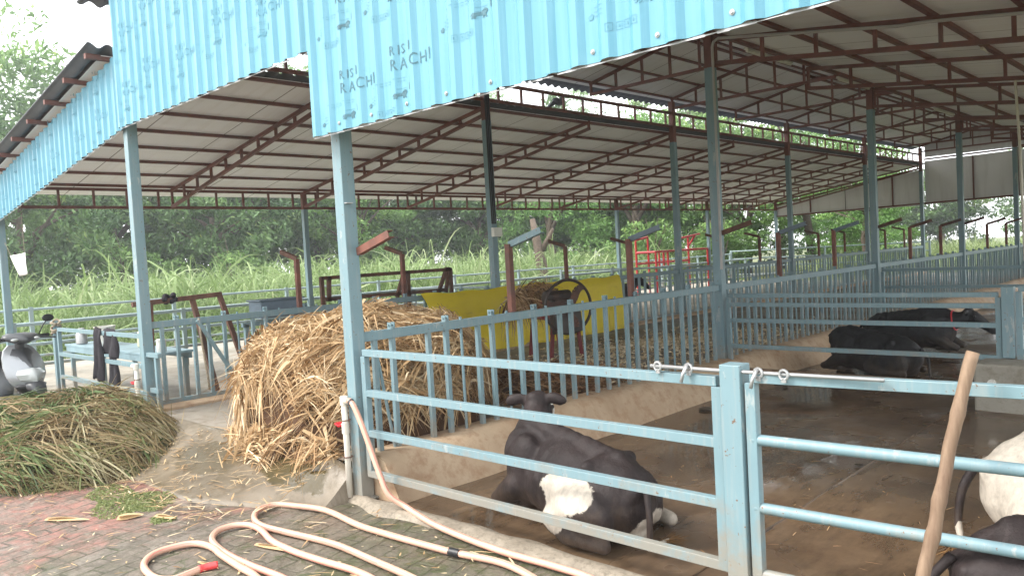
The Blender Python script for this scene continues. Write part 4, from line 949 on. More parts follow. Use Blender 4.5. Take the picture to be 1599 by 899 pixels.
for s in (-1,1):
    m=MB(); m.tube([(-.22,s*.2,1.02),(-.21,s*.25,1.12),(-.2,s*.28,1.16)],.007,6); m.ell((-.2,s*.30,1.19),(.012,.065,.042)); m.build('mirror',M['black'],sc,local=True,smooth=True)
m=MB(); m.box((-.5,0,.31),(.52,.3,.08)); m.build('footboard',M['scootergrey'],sc,local=True,bevel=.02)
m=MB(); loft(m,[((-.68,0,.42),.12,.12,(0,0,1)),((-.8,0,.55),.17,.17,(0,0,1)),((-1.1,0,.60),.19,.16,(0,0,1)),((-1.45,0,.66),.13,.1,(0,0,1)),((-1.58,0,.70),.07,.05,(0,0,1))]); m.build('rear_body',M['silver'],sc,local=True,smooth=True)
m=MB(); loft(m,[((-.66,0,.73),.08,.04,(0,0,1)),((-.75,0,.77),.14,.06,(0,0,1)),((-1.1,0,.80),.15,.07,(0,0,1)),((-1.4,0,.83),.11,.05,(0,0,1)),((-1.48,0,.84),.06,.02,(0,0,1))]); m.build('seat',M['seatvinyl'],sc,local=True,smooth=True)
m=MB(); m.tube([(0,.07,.235),(-.1,.08,.5)],.02,8); m.tube([(0,-.07,.235),(-.1,-.08,.5)],.02,8); m.build('fork',M['zinc'],sc,local=True)
# pigeon on the lean-to roof edge
t=thing('pigeon','dark grey pigeon perched on the top edge of the left roof','pigeon',(-3.75,6.75,3.94),R(70))
m=MB(); m.ell((0,0,.075),(.10,.055,.055),Matrix.Rotation(.35,3,'Y')); m.tube([(.06,0,.10),(.09,0,.15),(.105,0,.165)],[.04,.028,.026],10); m.ell((.11,0,.17),(.028,.024,.024)); m.tube([(.13,0,.168),(.155,0,.162)],[.009,.002],6); m.tube([(-.07,0,.05),(-.13,0,.01),(-.19,0,-.02)],[.035,.03,.02],8); m.build('bird_body',M['pigeon'],t,local=True,smooth=True)
for s in (-1,1): m=MB(); m.tube([(.02,s*.02,.03),(.025,s*.02,0)],.005,5); m.build('leg',M['rust'],t,local=True)

# ------------------------------------------------------------------ heaps
def mound(name,hf,ff,x0,x1,y0,y1,n,mat,parent):
    xs=np.linspace(x0,x1,n);ys=np.linspace(y0,y1,n);V=[];F=[]
    for y in ys:
        for x in xs: V.append((x,y,ff(x,y)+max(-.03,hf(x,y)-.05)))
    for j in range(n-1):
        for i in range(n-1):
            a=j*n+i
            if max(V[q][2]-ff(V[q][0],V[q][1]) for q in (a,a+1,a+n,a+n+1))>-.02: F.append((a,a+1,a+n+1,a+n))
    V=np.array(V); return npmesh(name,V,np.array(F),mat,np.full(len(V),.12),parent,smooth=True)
def heap_blades(name,hf,ff,x0,x1,y0,y1,n,L,W,mat,tintf,upness=.25,spill=.0,droop=(.1,.6),clump=30,align=None,parent=None):
    """blades lying in tufts over a heap hf (height above the floor ff)"""
    zf=lambda x,y: ff(x,y)+hf(x,y)
    B=[];D=[];T=[];tries=0
    while len(B)<n and tries<n*10:
        tries+=1; cx=random.uniform(x0,x1);cy=random.uniform(y0,y1)
        if hf(cx,cy)<.02 and random.random()>spill: continue
        e=.04; gx=(zf(cx+e,cy)-zf(cx-e,cy))/(2*e); gy=(zf(cx,cy+e)-zf(cx,cy-e))/(2*e); w=math.sqrt(1+gx*gx+gy*gy)
        if random.random()*4.0>w: continue
        nn=Vector((-gx,-gy,1)).normalized(); a=random.uniform(0,2*math.pi)
        if align is not None and random.random()<align[1]: a=align[0]+random.gauss(0,.35)
        d0=Vector((math.cos(a),math.sin(a),0)); d0=(d0-nn*d0.dot(nn)).normalized()
        lift=random.uniform(-.02,.09); tt=random.gauss(0,.12); slope=gx*gx+gy*gy>.5
        k=int(clump*random.uniform(.4,1.5)) if hf(cx,cy)>.02 else 2
        side=d0.cross(nn).normalized()
        for q in range(k):
            p=Vector((cx,cy,0))+d0*random.gauss(0,.07)+side*random.gauss(0,.055); z=zf(p.x,p.y)
            if abs(z-zf(cx,cy))>.2: p=Vector((cx,cy,0)); z=zf(cx,cy)
            p.z=z; d=d0+side*random.gauss(0,.28)+nn*random.uniform(-.10,upness)
            if slope: d=d+Vector((-gx,-gy,-1.2)).normalized()*random.uniform(0,.45)
            d.normalize(); B.append(tuple(p+nn*(lift+random.uniform(-.03,.02))-d*random.uniform(0,.2))); D.append(tuple(d)); T.append(tintf(*p)+tt)
    n=len(B); B=np.array(B);D=np.array(D)
    return blades(name,B,D,rng.uniform(*L,n),rng.uniform(*W,n),rng.uniform(*droop,n),mat,np.clip(np.array(T),0,1),4,parent)
def hz(x,y):
    # dry fodder heap: steep front, flat uneven top, sinking to the back
    u=(x+1.22)/(.72+.30*max(0,min(1.5,y))) if x<-1.22 else (x+1.22)/1.02; ym=1.5+max(0,-.3-x)*.58
    v=(.9-y)/.93 if y<.9 else (y-.9)/(ym-.8)
    p=abs(u)**4+abs(v)**(4 if y<.9 else 2.6); t_=max(0,1-p); h=.90*min(1,(t_)**.30)
    h*=.96+zn(x*1.7,y*1.7,1,.12)+zn(x*4,y*4,1,.08)
    # a loose skirt at the front
    s=.12*math.exp(-((y+.02)/.14)**2-((x+.95)/.5)**2)
    return max(h,0)+(s if s>.02 else 0)
t=thing('fodder_heap','big heap of dry straw-coloured maize fodder in the alley behind the front corner post','fodder heap',(-1.4,1.3,.24))
def hb(o): o.matrix_parent_inverse=t.matrix_world.inverted(); return o
tf=lambda x,y,z: random.gauss(.64-.22*max(0,min(1,(y-1.0)/1.5))+zn(x*2.3,y*2.3+z*2,1,.22),.2)
a=mound('heap_mass',hz,af,-2.9,.0,-.7,3.6,80,M['straw_old'],t); hb(a)
b1=heap_blades('straw',hz,af,-2.75,-.1,-.3,3.6,17000,(.12,.40),(.004,.014),M['straw'],tf,.18,.02,(.1,.6),26); b1.parent=t; hb(b1)
b2=heap_blades('husk',hz,af,-2.7,-.1,-.25,3.4,4800,(.14,.38),(.012,.034),M['straw'],lambda x,y,z:tf(x,y,z)+.08,.28,.0,(.3,1.0),14); b2.parent=t; hb(b2)
# the stray layer that runs on behind the fence towards the cutter
def sz(x,y): return .10*max(0,1-((x+1.1)/1.1)**2-((y-2.9)/1.1)**2)*(1+zn(x*3,y*3,1,.3))
t=thing('fodder_heap','low brown spread of old maize straw between the tall heap and chaff cutter','fodder heap',(-1.3,3.4,.24))
a=mound('heap_mass',sz,af,-2.6,-.1,1.7,4.2,40,M['straw_old'],t); hb(a)
b1=heap_blades('straw',sz,af,-2.5,-.2,1.6,4.3,2600,(.1,.3),(.006,.02),M['straw_old'],lambda x,y,z:random.gauss(.6,.2),.15,.25,(.1,.5),9); b1.parent=t; hb(b1)
# straw lying on the cutter tray and behind it
def cz(x,y):
    u=(x+2.55)/.42; v=(y-4.62)/.3; return .26*max(0,1-u*u-v*v)
t=thing('straw_bundle','bundle of brown maize straw loaded on the chaff cutter tray','straw',(-2.5,4.6,.9))
b1=heap_blades('straw',cz,lambda x,y:.88,-3.0,-2.1,4.3,4.95,1500,(.16,.45),(.008,.024),M['straw'],lambda x,y,z:random.gauss(.42,.2),.3,.0,(.2,.9),14,(R(-18),.6)); b1.parent=t; hb(b1)
# chopped fodder scattered over the alley floor
n=5200; P=np.zeros((n,3)); P[:,0]=np.clip(rng.normal(-1.25,.62,n),-3.3,-.2); P[:,1]=rng.normal(5.9,1.35,n); P[:,2]=.25+rng.uniform(0,.035,n)+.10*np.exp(-((P[:,0]+1.2)/.6)**2-((P[:,1]-5.4)/.8)**2)
D=rng.normal(size=(n,3)); D[:,2]*=.35
blades('chopped_fodder',P,D,rng.uniform(.025,.075,n),rng.uniform(.012,.03,n),np.full(n,.05),M['chips'],np.clip(rng.normal(.6,.25,n),0,1),2,kind='stuff')
# cut green grass heap on the paving
def gz(x,y):
    u=(x+3.62)/1.5; v=(y+.86)/.86; p=abs(u)**2.4+abs(v)**2.4
    h=.43*max(0,1-p)**.62; h*=1+zn(x*2,y*2,1,.3)+zn(x*5,y*5,1,.12)
    h+=.13*math.exp(-((x+3.2)/.42)**2-((y+.42)/.3)**2)
    return h
t=thing('grass_heap','heap of cut fodder grass, green and brown, dumped on the brick paving at the left','grass heap',(-3.6,-.85,0))
g0=lambda x,y:0.0
a=mound('heap_mass',gz,g0,-5.3,-2.0,-1.9,.2,60,M['drygrass'],t); hb(a)
def gt(x,y,z):
    k=(-x-3.05)+(-y-.75)*1.1; return random.gauss(.40 if k>0 else .68,.13)+zn(x*3,y*3,1,.15)
b1=heap_blades('cut_grass',gz,g0,-5.2,-2.1,-1.85,.1,6500,(.2,.6),(.005,.018),M['cutgrass'],gt,.42,.006,(.15,.8),22,(R(20),.3)); b1.parent=t; hb(b1)
b2=heap_blades('dry_stalk',gz,g0,-4.2,-2.15,-1.5,.1,4200,(.2,.5),(.005,.012),M['drygrass'],lambda x,y,z:random.gauss(.62,.2),.25,.0,(.05,.5),20,(R(25),.5)); b2.parent=t; hb(b2)
b3=heap_blades('broad_leaf',gz,g0,-5.2,-2.9,-1.85,-.4,620,(.4,.8),(.018,.036),M['cutgrass'],lambda x,y,z:random.gauss(.42,.1),.5,.0,(.4,1.1),6); b3.parent=t; hb(b3)
# weeds in the paving
def weeds(label,cx,cy,rx,ry,n,h):
    a=rng.uniform(0,2*math.pi,n); r=np.sqrt(rng.uniform(0,1,n)); r=r*(1+.25*np.sin(3*a+cx)+.15*np.sin(5*a+1))
    P=np.stack([cx+rx*r*np.cos(a),cy+ry*r*np.sin(a),np.zeros(n)],1); D=rng.normal(size=(n,3)); D[:,2]=np.abs(D[:,2])*.55+.15
    o=blades('weed_patch',P,D,rng.uniform(.3*h,h,n),rng.uniform(.006,.014,n),np.full(n,.7),M['weed'],np.clip(rng.normal(.5,.2,n),0,1),3); recenter(o,(cx,cy,0)); tag(o,label,'weeds','weeds growing in the paving')
weeds('largest low green weed patch in the red paving left of the hose',-1.45,-1.04,.48,.22,3000,.055)
weeds('small weed tuft just behind the large weed patch, towards the fodder heap',-1.52,-.5,.16,.09,900,.06)
weeds('thin weed tuft by the grass heap end of the paving',-1.98,-.62,.12,.06,350,.05)
weeds('small weed tuft between the large weed patch and the hose',-.78,-1.05,.10,.06,500,.05)
# dry leaf litter on the paving
n=420; P=np.zeros((n,3)); P[:,0]=rng.uniform(-2.6,1.6,n); P[:,1]=rng.uniform(-1.95,-.12,n); P[:,2]=.010+rng.uniform(0,.006,n); D=rng.normal(size=(n,3)); D[:,2]=rng.uniform(0,.06,n)
sd_=np.cross(D,np.array([0,0,1.])); blades('leaf_litter',P,D,rng.uniform(.02,.12,n)*rng.choice([.5,1,1.3],n),rng.uniform(.004,.014,n),np.full(n,.05),M['straw'],np.clip(rng.normal(.68,.25,n),0,1),3,kind='stuff',side=sd_)
n=420; P=np.zeros((n,3)); P[:,0]=rng.uniform(-2.4,-.15,n); P[:,1]=rng.uniform(-1.0,-.1,n); P[:,2]=.02+.23*np.clip((P[:,1]+.75)/.7,0,1); D=rng.normal(size=(n,3)); D[:,2]=rng.uniform(0,.08,n); sd_=np.cross(D,np.array([0,0,1.]))
blades('leaf_litter',P,D,rng.uniform(.02,.2,n),rng.uniform(.003,.014,n),np.full(n,.05),M['straw'],np.clip(rng.normal(.72,.2,n),0,1),3,kind='stuff',side=sd_)
for (label,x,y,a,L,w) in (('long curled dry maize husk lying on the red paving at the lower left',-1.44,-1.55,.55,.34,.055),('pale dry husk with a broken stalk in front of the large weed patch',-1.03,-1.24,1.0,.16,.09),('brown curled leaf at the near end of the weed patch',-.86,-1.06,.25,.2,.05),('dry maize leaf inside the middle hose loop',.22,-.92,.2,.3,.035),('dry stalk lying across the nearest hose loop',.20,-1.25,.12,.2,.02),('straw-coloured leaf lying on the grey ramp edge',-.95,-.55,.15,.3,.03)):
    B=np.array([[x,y,.012],[x+.02,y,.02]]);D=np.array([[math.cos(a),math.sin(a),.03],[math.cos(a+.12),math.sin(a+.12),.10]]); o=blades('maize_husk',B,D,np.array([L,L*.85]),np.array([w,w*.7]),np.array([.02,.15]),M['straw'],np.array([.75,.9]),6,side=np.array([[-math.sin(a),math.cos(a),.25],[-math.sin(a),math.cos(a),-.4]])); recenter(o,(x,y,0)); tag(o,label,'husk','dry husks on the paving')

# ------------------------------------------------------------------ cows
def cow(label,loc,rz,s=1.0,head='away',patches=(),black=False,lying=True,headturn=0,collar=None,voxel=.02,tail=None,seed=0,legside=1,headz=0,halter=None,lx=1,nk=1):
    t=thing('cow',label,'cow',loc,rz,'cows in the shed')
    m=MB(); cap=lambda P,r,n=12:(m.tube(P,r,n),[m.ell(P[i],(r[i],)*3,nu=10,nv=7) for i in (0,len(P)-1)])
    if lying:
        m.ell((-.52,0,.34),(.36,.31,.33)); m.ell((-.02,.02*legside,.36),(.60,.385,.36)); m.ell((.42,0,.39),(.36,.29,.37))
        cap([(-.82,0,.44),(-.6,0,.62),(-.2,0,.66),(.15,0,.70),(.42,0,.75),(.6,0,.70)],[.06,.075,.085,.09,.10,.10])
        for q in (-1,1): cap([(-.50,.05*q,.62),(-.47,.21*q,.58),(-.40,.24*q,.5)],[.07,.055,.05]); m.ell((-.83,.09*q,.44),(.05,.05,.06))
        m.ell((.36,.2,.42),(.22,.13,.3)); m.ell((.36,-.2,.42),(.22,.13,.3))
        # hind quarters folded: both shanks out to one side
        L=legside
        m.ell((-.42,.30*L,.25),(.36,.16,.25),Matrix.Rotation(.25*L,3,'Z')); cap([(-.2,.42*L,.22),(-.08,.46*L,.13),(-.35,.52*L,.075),(-.62,.50*L,.06)],[.13,.10,.07,.055]); cap([(-.62,.50*L,.06),(-.38,.60*L,.045),(-.26,.62*L,.04)],[.052,.04,.045])
        m.ell((-.45,-.26*L,.25),(.33,.16,.25)); cap([(-.15,-.30*L,.16),(-.4,-.36*L,.10),(-.72,-.30*L,.07)],[.12,.085,.06]); cap([(-.72,-.30*L,.07),(-.5,-.33*L,.05),(-.4,-.34*L,.045)],[.05,.04,.045])
        for q in (-1,1):
            cap([(.42,.24*q,.3),(.7,.24*q,.13),(.82,.22*q,.085)],[.13,.085,.065]); cap([(.82,.22*q,.08),(.58,.17*q,.05),(.48,.15*q,.045)],[.055,.04,.045])
        m.ell((-.62,.05*L,.12),(.17,.16,.13))
        hb_=Vector((.55,0,.56))
    else:
        m.ell((-.55,0,1.0),(.33,.25,.33)); m.ell((0,0,.96),(.58,.30,.36)); m.ell((.45,0,1.0),(.32,.25,.36))
        cap([(-.82,0,1.18),(-.5,0,1.28),(.0,0,1.26),(.4,0,1.30),(.6,0,1.26)],[.06,.08,.09,.1,.1])
        for q in (-1,1):
            cap([(.5,.17*q,.9),(.5,.17*q,.62),(.52,.16*q,.5),(.5,.16*q,.2),(.52,.16*q,.06)],[.13,.085,.062,.045,.055])
            cap([(-.5,.18*q,.95),(-.42,.19*q,.7),(-.68,.18*q,.5),(-.62,.18*q,.2),(-.58,.18*q,.06)],[.18,.12,.065,.047,.055])
        hb_=Vector((.58,0,1.12))
    ch,sh=math.cos(headturn),math.sin(headturn)
    def H(x,y,z): # head and neck points, turned about the neck root
        x=x*nk if x<.42 else x-.42*(1-nk)
        return hb_+Vector((x*ch-y*sh,x*sh+y*ch,z+headz*min(1,x/.35)))
    cap([H(-.1,0,-.06),H(.12,0,.08),H(.3,0,.22),H(.42,0,.31)],[.25,.19,.145,.125])
    cap([H(.42,0,.34),H(.5,0,.30),H(.66,0,.17),H(.80,0,.06)],[.115,.125,.092,.072]); m.ell(H(.82,0,.045),(.07,.075,.06)); m.ell(H(.42,0,.43),(.08,.1,.05))
    for q in (-1,1):
        m.ell(H(.42,.19*q,.40),(.04,.11,.06),Matrix.Rotation(headturn,3,'Z')@Matrix.Rotation(-.25*q,3,'X')); m.ell(H(.52,.095*q,.32),(.05,.035,.04))
    # one closed skin over all of it
    off=MB(); off.v=[tuple(Vector(p)*s) for p in m.v]; off.f=m.f; off.m=m.m
    o=off.build('cow_body',M['coatblack'] if black else M['coat'],t,local=True)
    rm=o.modifiers.new('r','REMESH'); rm.mode='VOXEL'; rm.voxel_size=voxel*s; sm=o.modifiers.new('s','SMOOTH'); sm.iterations=7; sm.factor=.5
    dg=bpy.context.evaluated_depsgraph_get(); me=bpy.data.meshes.new_from_object(o.evaluated_get(dg)); o.modifiers.clear(); old=o.data; o.data=me; bpy.data.meshes.remove(old)
    me.polygons.foreach_set('use_smooth',[True]*len(me.polygons))
    co=np.zeros(len(me.vertices)*3); me.vertices.foreach_get('co',co); co=co.reshape(-1,3)/s
    # flesh tremor: small folds and hollows
    disp=np.array([noise.noise(Vector(p)*4.5+Vector((seed,0,0)))*.010+noise.noise(Vector(p)*11)*.004 for p in co])
    if lying:
        ax=np.abs(co[:,1])
        g=lambda cx,cy,cz,rx,ry,rz: np.exp(-((co[:,0]-cx)/rx)**2-((ax-cy)/ry)**2-((co[:,2]-cz)/rz)**2)
        disp+=-.035*g(-.26,.27,.54,.10,.10,.10)-.02*g(-.66,.17,.56,.08,.08,.08)+.018*g(-.47,.22,.58,.06,.07,.06)+.014*g(.30,.25,.5,.07,.1,.16)-.014*g(.16,.3,.52,.05,.12,.16)-.02*g(.62,.16,.55,.07,.1,.1)
        disp+=.0045*np.sin(co[:,0]*62+co[:,2]*9)*np.clip(1-np.abs(co[:,0]-.0)/.24,0,1)*np.clip((co[:,2]-.2)/.15,0,1)*(ax>.15)
        disp+=.012*np.exp(-(co[:,1]/.035)**2)*(co[:,2]>.55)*(co[:,0]<.45)*(.6+.4*np.sin(co[:,0]*50))
    nrm=np.array([tuple(v.normal) for v in me.vertices]); me.vertices.foreach_set('co',((co+nrm*disp[:,None])*s).ravel())
    coat=np.zeros(len(co))
    for (c,r) in patches:
        q=(co-np.array(c))/np.array(r); d=np.sqrt((q**2).sum(1)); coat=np.maximum(coat,np.clip(1.5-d,0,1))
    attr(o,'coat',coat)
    for q in (-1,1):
        e=MB(); e.ell(H(.545,.118*q,.325)*s,(.02*s,)*3,nu=10,nv=8); e.build('eye',M['black'],t,local=True,smooth=True)
    # tail with its brush
    tp=tail or ([(-.86,0,.50),(-.98,.02,.34),(-1.02,.05,.12),(-1.08,.1,.03),(-1.25,.14,.02)] if lying else [(-.86,0,1.2),(-.95,0,1.05),(-.97,0,.7),(-.95,0,.5)])
    tp=[Vector(p)*s for p in tp]; mm=MB(); sp=spline(tp,5); mm.tube(sp,[.028*s*(1-.5*i/len(sp)) for i in range(len(sp))],8); tl=mm.build('tail',M['coatblack'] if black else M['coat'],t,local=True,smooth=True); attr(tl,'coat',[1.0 if (not black and i>len(tl.data.vertices)*.55) else 0.0 for i in range(len(tl.data.vertices))])
    e=tp[-1]; d=(tp[-1]-tp[-2]).normalized(); nb=160; B=np.array([tuple(e-d*.04*s+Vector((random.gauss(0,.012),random.gauss(0,.012),random.gauss(0,.006)))*s) for _ in range(nb)]); D=np.array([tuple(d+Vector((random.gauss(0,.3),random.gauss(0,.3),random.gauss(0,.12)))) for _ in range(nb)])
    br=blades('tail_brush',B,D,rng.uniform(.1,.22,nb)*s,np.full(nb,.006*s),rng.uniform(0,.3,nb),M['tailhair'],rng.uniform(0,1,nb),4,t)
    if collar:
        a=H(.12,0,.08)*s; b=H(.3,0,.22)*s; dirv=(b-a).normalized(); u=dirv.cross(Vector((0,0,1))).normalized(); v=dirv.cross(u); c=(a*.6+b*.4); rr=.185*s
        mm=MB(); mm.tube([c+(u*math.cos(q)+v*math.sin(q))*rr for q in np.linspace(0,2*math.pi,30)],.013*s,8,cap=False); mm.build('collar',collar,t,local=True,smooth=True)
    t.scale=(lx,1,1)
    if halter:
        c=H(.53,0,.28)*s; dirv=Vector((ch,sh,-.8)).normalized(); u=dirv.cross(Vector((0,0,1))).normalized(); v=dirv.cross(u)
        mm=MB(); mm.tube([c+(u*math.cos(q)*.132+v*math.sin(q)*.145)*s for q in np.linspace(0,2*math.pi,30)],.009*s,8,cap=False); mm.build('halter',halter,t,local=True,smooth=True)
    return t
cow('black cow with a white flank patch lying just behind the closed front gate',(1.50,.43,0),R(169),.72,lx=.97,nk=.6,patches=[((-.34,.36,.40),(.30,.26,.15)),((-.24,.40,.25),(.17,.2,.17)),((-.5,-.55,.05),(.4,.2,.1)),((-.80,-.12,.12),(.16,.2,.16))],legside=-1,tail=[(-.87,0,.48),(-.95,.05,.3),(-.95,.06,.08),(-.88,-.02,.03),(-.86,-.22,.03)],halter=M['white'],voxel=.017,headturn=-.85,headz=-.07)
cow('plain black cow lying in the pen with its back humped and head hidden',(1.17,6.28,0),R(166),.64,lx=1.05,black=True,seed=5,legside=-1,headz=-.55,headturn=-1.1,nk=.5)
cow('black cow wearing a red collar, lying beside the kerb with its head to the right',(.95,8.40,0),R(0),.70,lx=1.03,black=True,collar=M['redplastic'],seed=9,legside=-1,headz=-.22)
cow('white-rumped cow at the right edge with a ginger tail brush on the floor',(4.13,1.50,.02),R(14),.86,patches=[((-.4,-.1,.3),(.75,.7,.5))],seed=3,legside=-1,tail=[(-.86,0,.50),(-.95,-.04,.34),(-.98,-.08,.16),(-.97,-.14,.06),(-1.0,-.22,.03)])
cow('black cow with white side patches lying nearest the right gate at the lower right corner',(4.13,.47,.02),R(33),.74,patches=[((-.2,-.3,.46),(.3,.3,.17)),((-.4,-.33,.32),(.2,.2,.14)),((.3,-.3,.4),(.16,.2,.25))],seed=11,legside=1)
cow('black cow far down the pen by the right edge of the photo',(2.0,16.6,0),R(170),.9,black=True,seed=14)
cow('black cow with a red halter standing beyond the far alley fence',(-4.9,9.4,.05),R(60),.62,black=True,lying=False,collar=M['redplastic'],seed=17)

# dung and bits of straw on the pen floor
n=620; P=np.zeros((n,3)); P[:,0]=rng.uniform(.4,4.9,n); P[:,1]=rng.uniform(.15,9.5,n)**1.0; P[:,2]=.012+.03*(P[:,0]>2.46); D=rng.normal(size=(n,3)); D[:,2]=rng.uniform(0,.05,n); sd_=np.cross(D,np.array([0,0,1.]))
blades('straw_litter',P,D,rng.uniform(.02,.10,n),rng.uniform(.004,.012,n),np.full(n,.05),M['straw_old'],np.clip(rng.normal(.75,.25,n),0,1),2,kind='stuff',side=sd_)
m=MB()
for q in range(26):
    x=random.uniform(.45,4.8); y=random.uniform(.4,10); z=.0+.03*(x>2.46); r_=random.uniform(.025,.085)
    if q<9: x=1.95+random.gauss(0,.12); y=6.0+random.gauss(0,.25); r_=random.uniform(.05,.1)
    for w in range(random.randint(1,3)): m.ell((x+random.gauss(0,r_*.6),y+random.gauss(0,r_*.6),z+.004),(r_*random.uniform(.5,1),r_*random.uniform(.5,1),random.uniform(.004,.011)),nu=9,nv=6)
o=m.build('dung',simple('wet_dung',(.045,.032,.018),.35,.4,20,bumps=.6),smooth=True,kind='stuff')

# ------------------------------------------------------------------ vegetation
def crown_mesh(name,rx,ry,rz,zc,nclump,per,leaf,mat,seed,cl=(.5,1.0),flat=.5,hang=0.0):
    g=np.random.default_rng(seed); V=[];T=[]
    k=0; cs=[]
    while k<nclump:
        p=g.uniform(-1,1,3); r=np.linalg.norm(p)
        if r>1 or r<.35: continue
        wob=1+.22*math.sin(3*math.atan2(p[1],p[0])+seed)+.15*math.sin(5*p[2]+seed); cs.append(p*np.array([rx,ry,rz])*wob+np.array([0,0,zc])); k+=1
    for c in cs:
        R0=g.uniform(*cl); n=int(per*g.uniform(.6,1.3)); q=g.normal(size=(n,3)); q/=np.linalg.norm(q,axis=1,keepdims=True); q*=(g.uniform(.25,1,n)**.5)[:,None]; q[:,2]*=flat
        P=c+q*R0; base=g.normal(.45,.12)
        up=np.array([0,0,1.]); nrm=g.normal(size=(n,3))*.8+up*.9; nrm/=np.linalg.norm(nrm,axis=1,keepdims=True)
        a=np.cross(nrm,g.normal(size=(n,3))); a/=np.linalg.norm(a,axis=1,keepdims=True); b=np.cross(nrm,a)
        a[:,2]-=hang; L=leaf*g.uniform(.6,1.4,n)[:,None]; W=L*.36
        V.append(np.stack([P-a*L*.5,P+b*W*.5,P+a*L*.5,P-b*W*.5],1)); T.append(np.repeat(np.clip(base+g.normal(0,.14,n),0,1),4))
    V=np.concatenate(V).reshape(-1,3); F=np.arange(len(V)).reshape(-1,4); o=npmesh(name,V,F,mat,np.concatenate(T)); return o
def trunk_mesh(h,r,seed,spread=1.6,zc=4):
    g=random.Random(seed); m=MB(); P=[(0,0,0)]; x=y=0
    for i in range(1,7): x+=g.uniform(-.12,.12);y+=g.uniform(-.12,.12);P.append((x,y,h*i/6))
    m.tube(P,[r*(1-.10*i) for i in range(7)],9)
    for q in range(7):
        a=q*2.4+g.uniform(-.3,.3); b=Vector(P[3+q%3]); e=b+Vector((math.cos(a)*spread*g.uniform(.7,1.2),math.sin(a)*spread*g.uniform(.7,1.2),g.uniform(.8,2.0))); mid=(b+e)/2+Vector((0,0,.15)); m.tube([b,mid,e,e+(e-mid)*.6],[r*.5,r*.36,r*.22,r*.06],7)
    return m
KIND={}
def mk_tree(kind,label,crown,trunk):
    t=thing('tree',label,'tree'); o=trunk.build('trunk',M['bark'],t,local=True,smooth=True); crown.name='crown'; crown.parent=t; KIND[kind]=t; t['used']=0
mk_tree('mango','',crown_mesh('crown',3.0,3.0,3.5,3.7,110,150,.26,M['leaf_dark'],1,(.55,1.05),.6,.4),trunk_mesh(4.2,.24,1,2.0))
mk_tree('mango2','',crown_mesh('crown',2.8,3.2,3.9,4.1,115,150,.25,M['leaf_dark'],2,(.5,1.0),.65,.5),trunk_mesh(4.8,.22,2,1.8))
mk_tree('bushy','',crown_mesh('crown',2.5,2.5,3.6,3.9,100,150,.22,M['leaf_mid'],3,(.45,.95),.6,.3),trunk_mesh(4.5,.18,3,1.6))
mk_tree('feathery','',crown_mesh('crown',2.6,2.6,2.9,3.7,88,170,.19,M['leaf_light'],4,(.55,1.05),.38,.2),trunk_mesh(4.8,.22,4,1.9))
mk_tree('tall','',crown_mesh('crown',2.3,2.3,4.6,6.4,95,230,.15,M['leaf_mid'],5,(.5,.95),.6,.5),trunk_mesh(8.5,.2,5,1.3))
mk_tree('shrub','',crown_mesh('crown',1.25,1.25,1.0,1.1,40,130,.15,M['leaf_mid'],6,(.3,.55),.7,.2),trunk_mesh(1.0,.06,6,.6))
def tree(kind,x,y,s,label,group,rz=None,sz=1.0):
    src=KIND[kind]
    if not src['used']: t=src; src['used']=1; kids=None
    else:
        t=src.copy(); C.objects.link(t)
        for ch in [c for c in src.children]: cp(ch,t)
    t.location=(x,y,-.06); t.rotation_euler=(0,0,rz if rz is not None else random.uniform(0,6.28)); t.scale=(s,s,s*sz); t['label']=label
    if group: t['group']=group
    return t
FT='dense trees behind the tall grass'
rowA=[(-31,-2,'mango',1.05),(-33,2.5,'tall',.78),(-29,5.5,'mango2',1.0),(-32,9.5,'bushy',1.1),(-28.5,12.5,'mango',1.0),(-31,16,'mango2',1.15),(-28,19.5,'bushy',1.0),(-30,23.5,'mango',1.1),(-27,27,'mango2',.95),(-29,31,'mango',1.15)]
LW=['far left','second','third','fourth','fifth','sixth','seventh','eighth','ninth','tenth']
KD={'mango':'broad dark green','mango2':'rounded dark green','bushy':'mid-green bushy','tall':'tall loose-crowned','feathery':'light green feathery','shrub':'small bushy'}
for i,(x,y,k,s) in enumerate(rowA): tree(k,x,y,s,'%s tree behind the tall grass, %s in the near row'%(KD[k],LW[i]),FT,sz=.95)
rowB=[(-38,0,'tall',.92),(-39,5,'tall',.9),(-40,9,'bushy',1.6),(-37,14,'mango',1.5),(-39,19,'tall',1.05),(-36,24,'bushy',1.5),(-38,29,'mango2',1.5),(-36,35,'tall',1.1)]
for i,(x,y,k,s) in enumerate(rowB): tree(k,x,y,s*1.15,'%s tree rising behind the front tree row, %s of the back row'%(KD[k],LW[i]),FT)
rowC=[(-34,21,'tall',1.15),(-31,27,'tall',1.0),(-33,33,'tall',1.2),(-28,35,'mango2',1.35),(-30,40,'tall',1.15),(-24,40,'bushy',1.5),(-22,46,'tall',1.2),(-41,26,'tall',1.25)]
for i,(x,y,k,s) in enumerate(rowC): tree(k,x,y,s,'%s tree seen through the roof gap, %s from the left'%(KD[k],LW[i+1] if i else 'first'),'tall trees seen through the roof gap')
GT='light green trees beyond the left pens'
for i,(x,y,k,s,d) in enumerate([(-20.5,26,'feathery',1.05,'left of the red frame'),(-18,29.5,'feathery',1.15,'just behind the red frame'),(-16.5,33,'bushy',1.2,'behind the red frame, to its right'),(-22,33,'mango',1.2,'dark one back from the red frame'),(-13.5,32,'bushy',1.05,'between the red frame and the back wall'),(-11.5,35,'feathery',1.15,'at the left end of the back wall'),(-15,39,'tall',1.1,'tallest behind the back wall corner'),(-20,40,'tall',1.15,'tall one far behind the red frame'),(-8.3,33,'bushy',.85,'under the middle of the white end sheeting')]):
    tree(k,x,y,s,'%s tree %s'%(KD[k],d),GT)
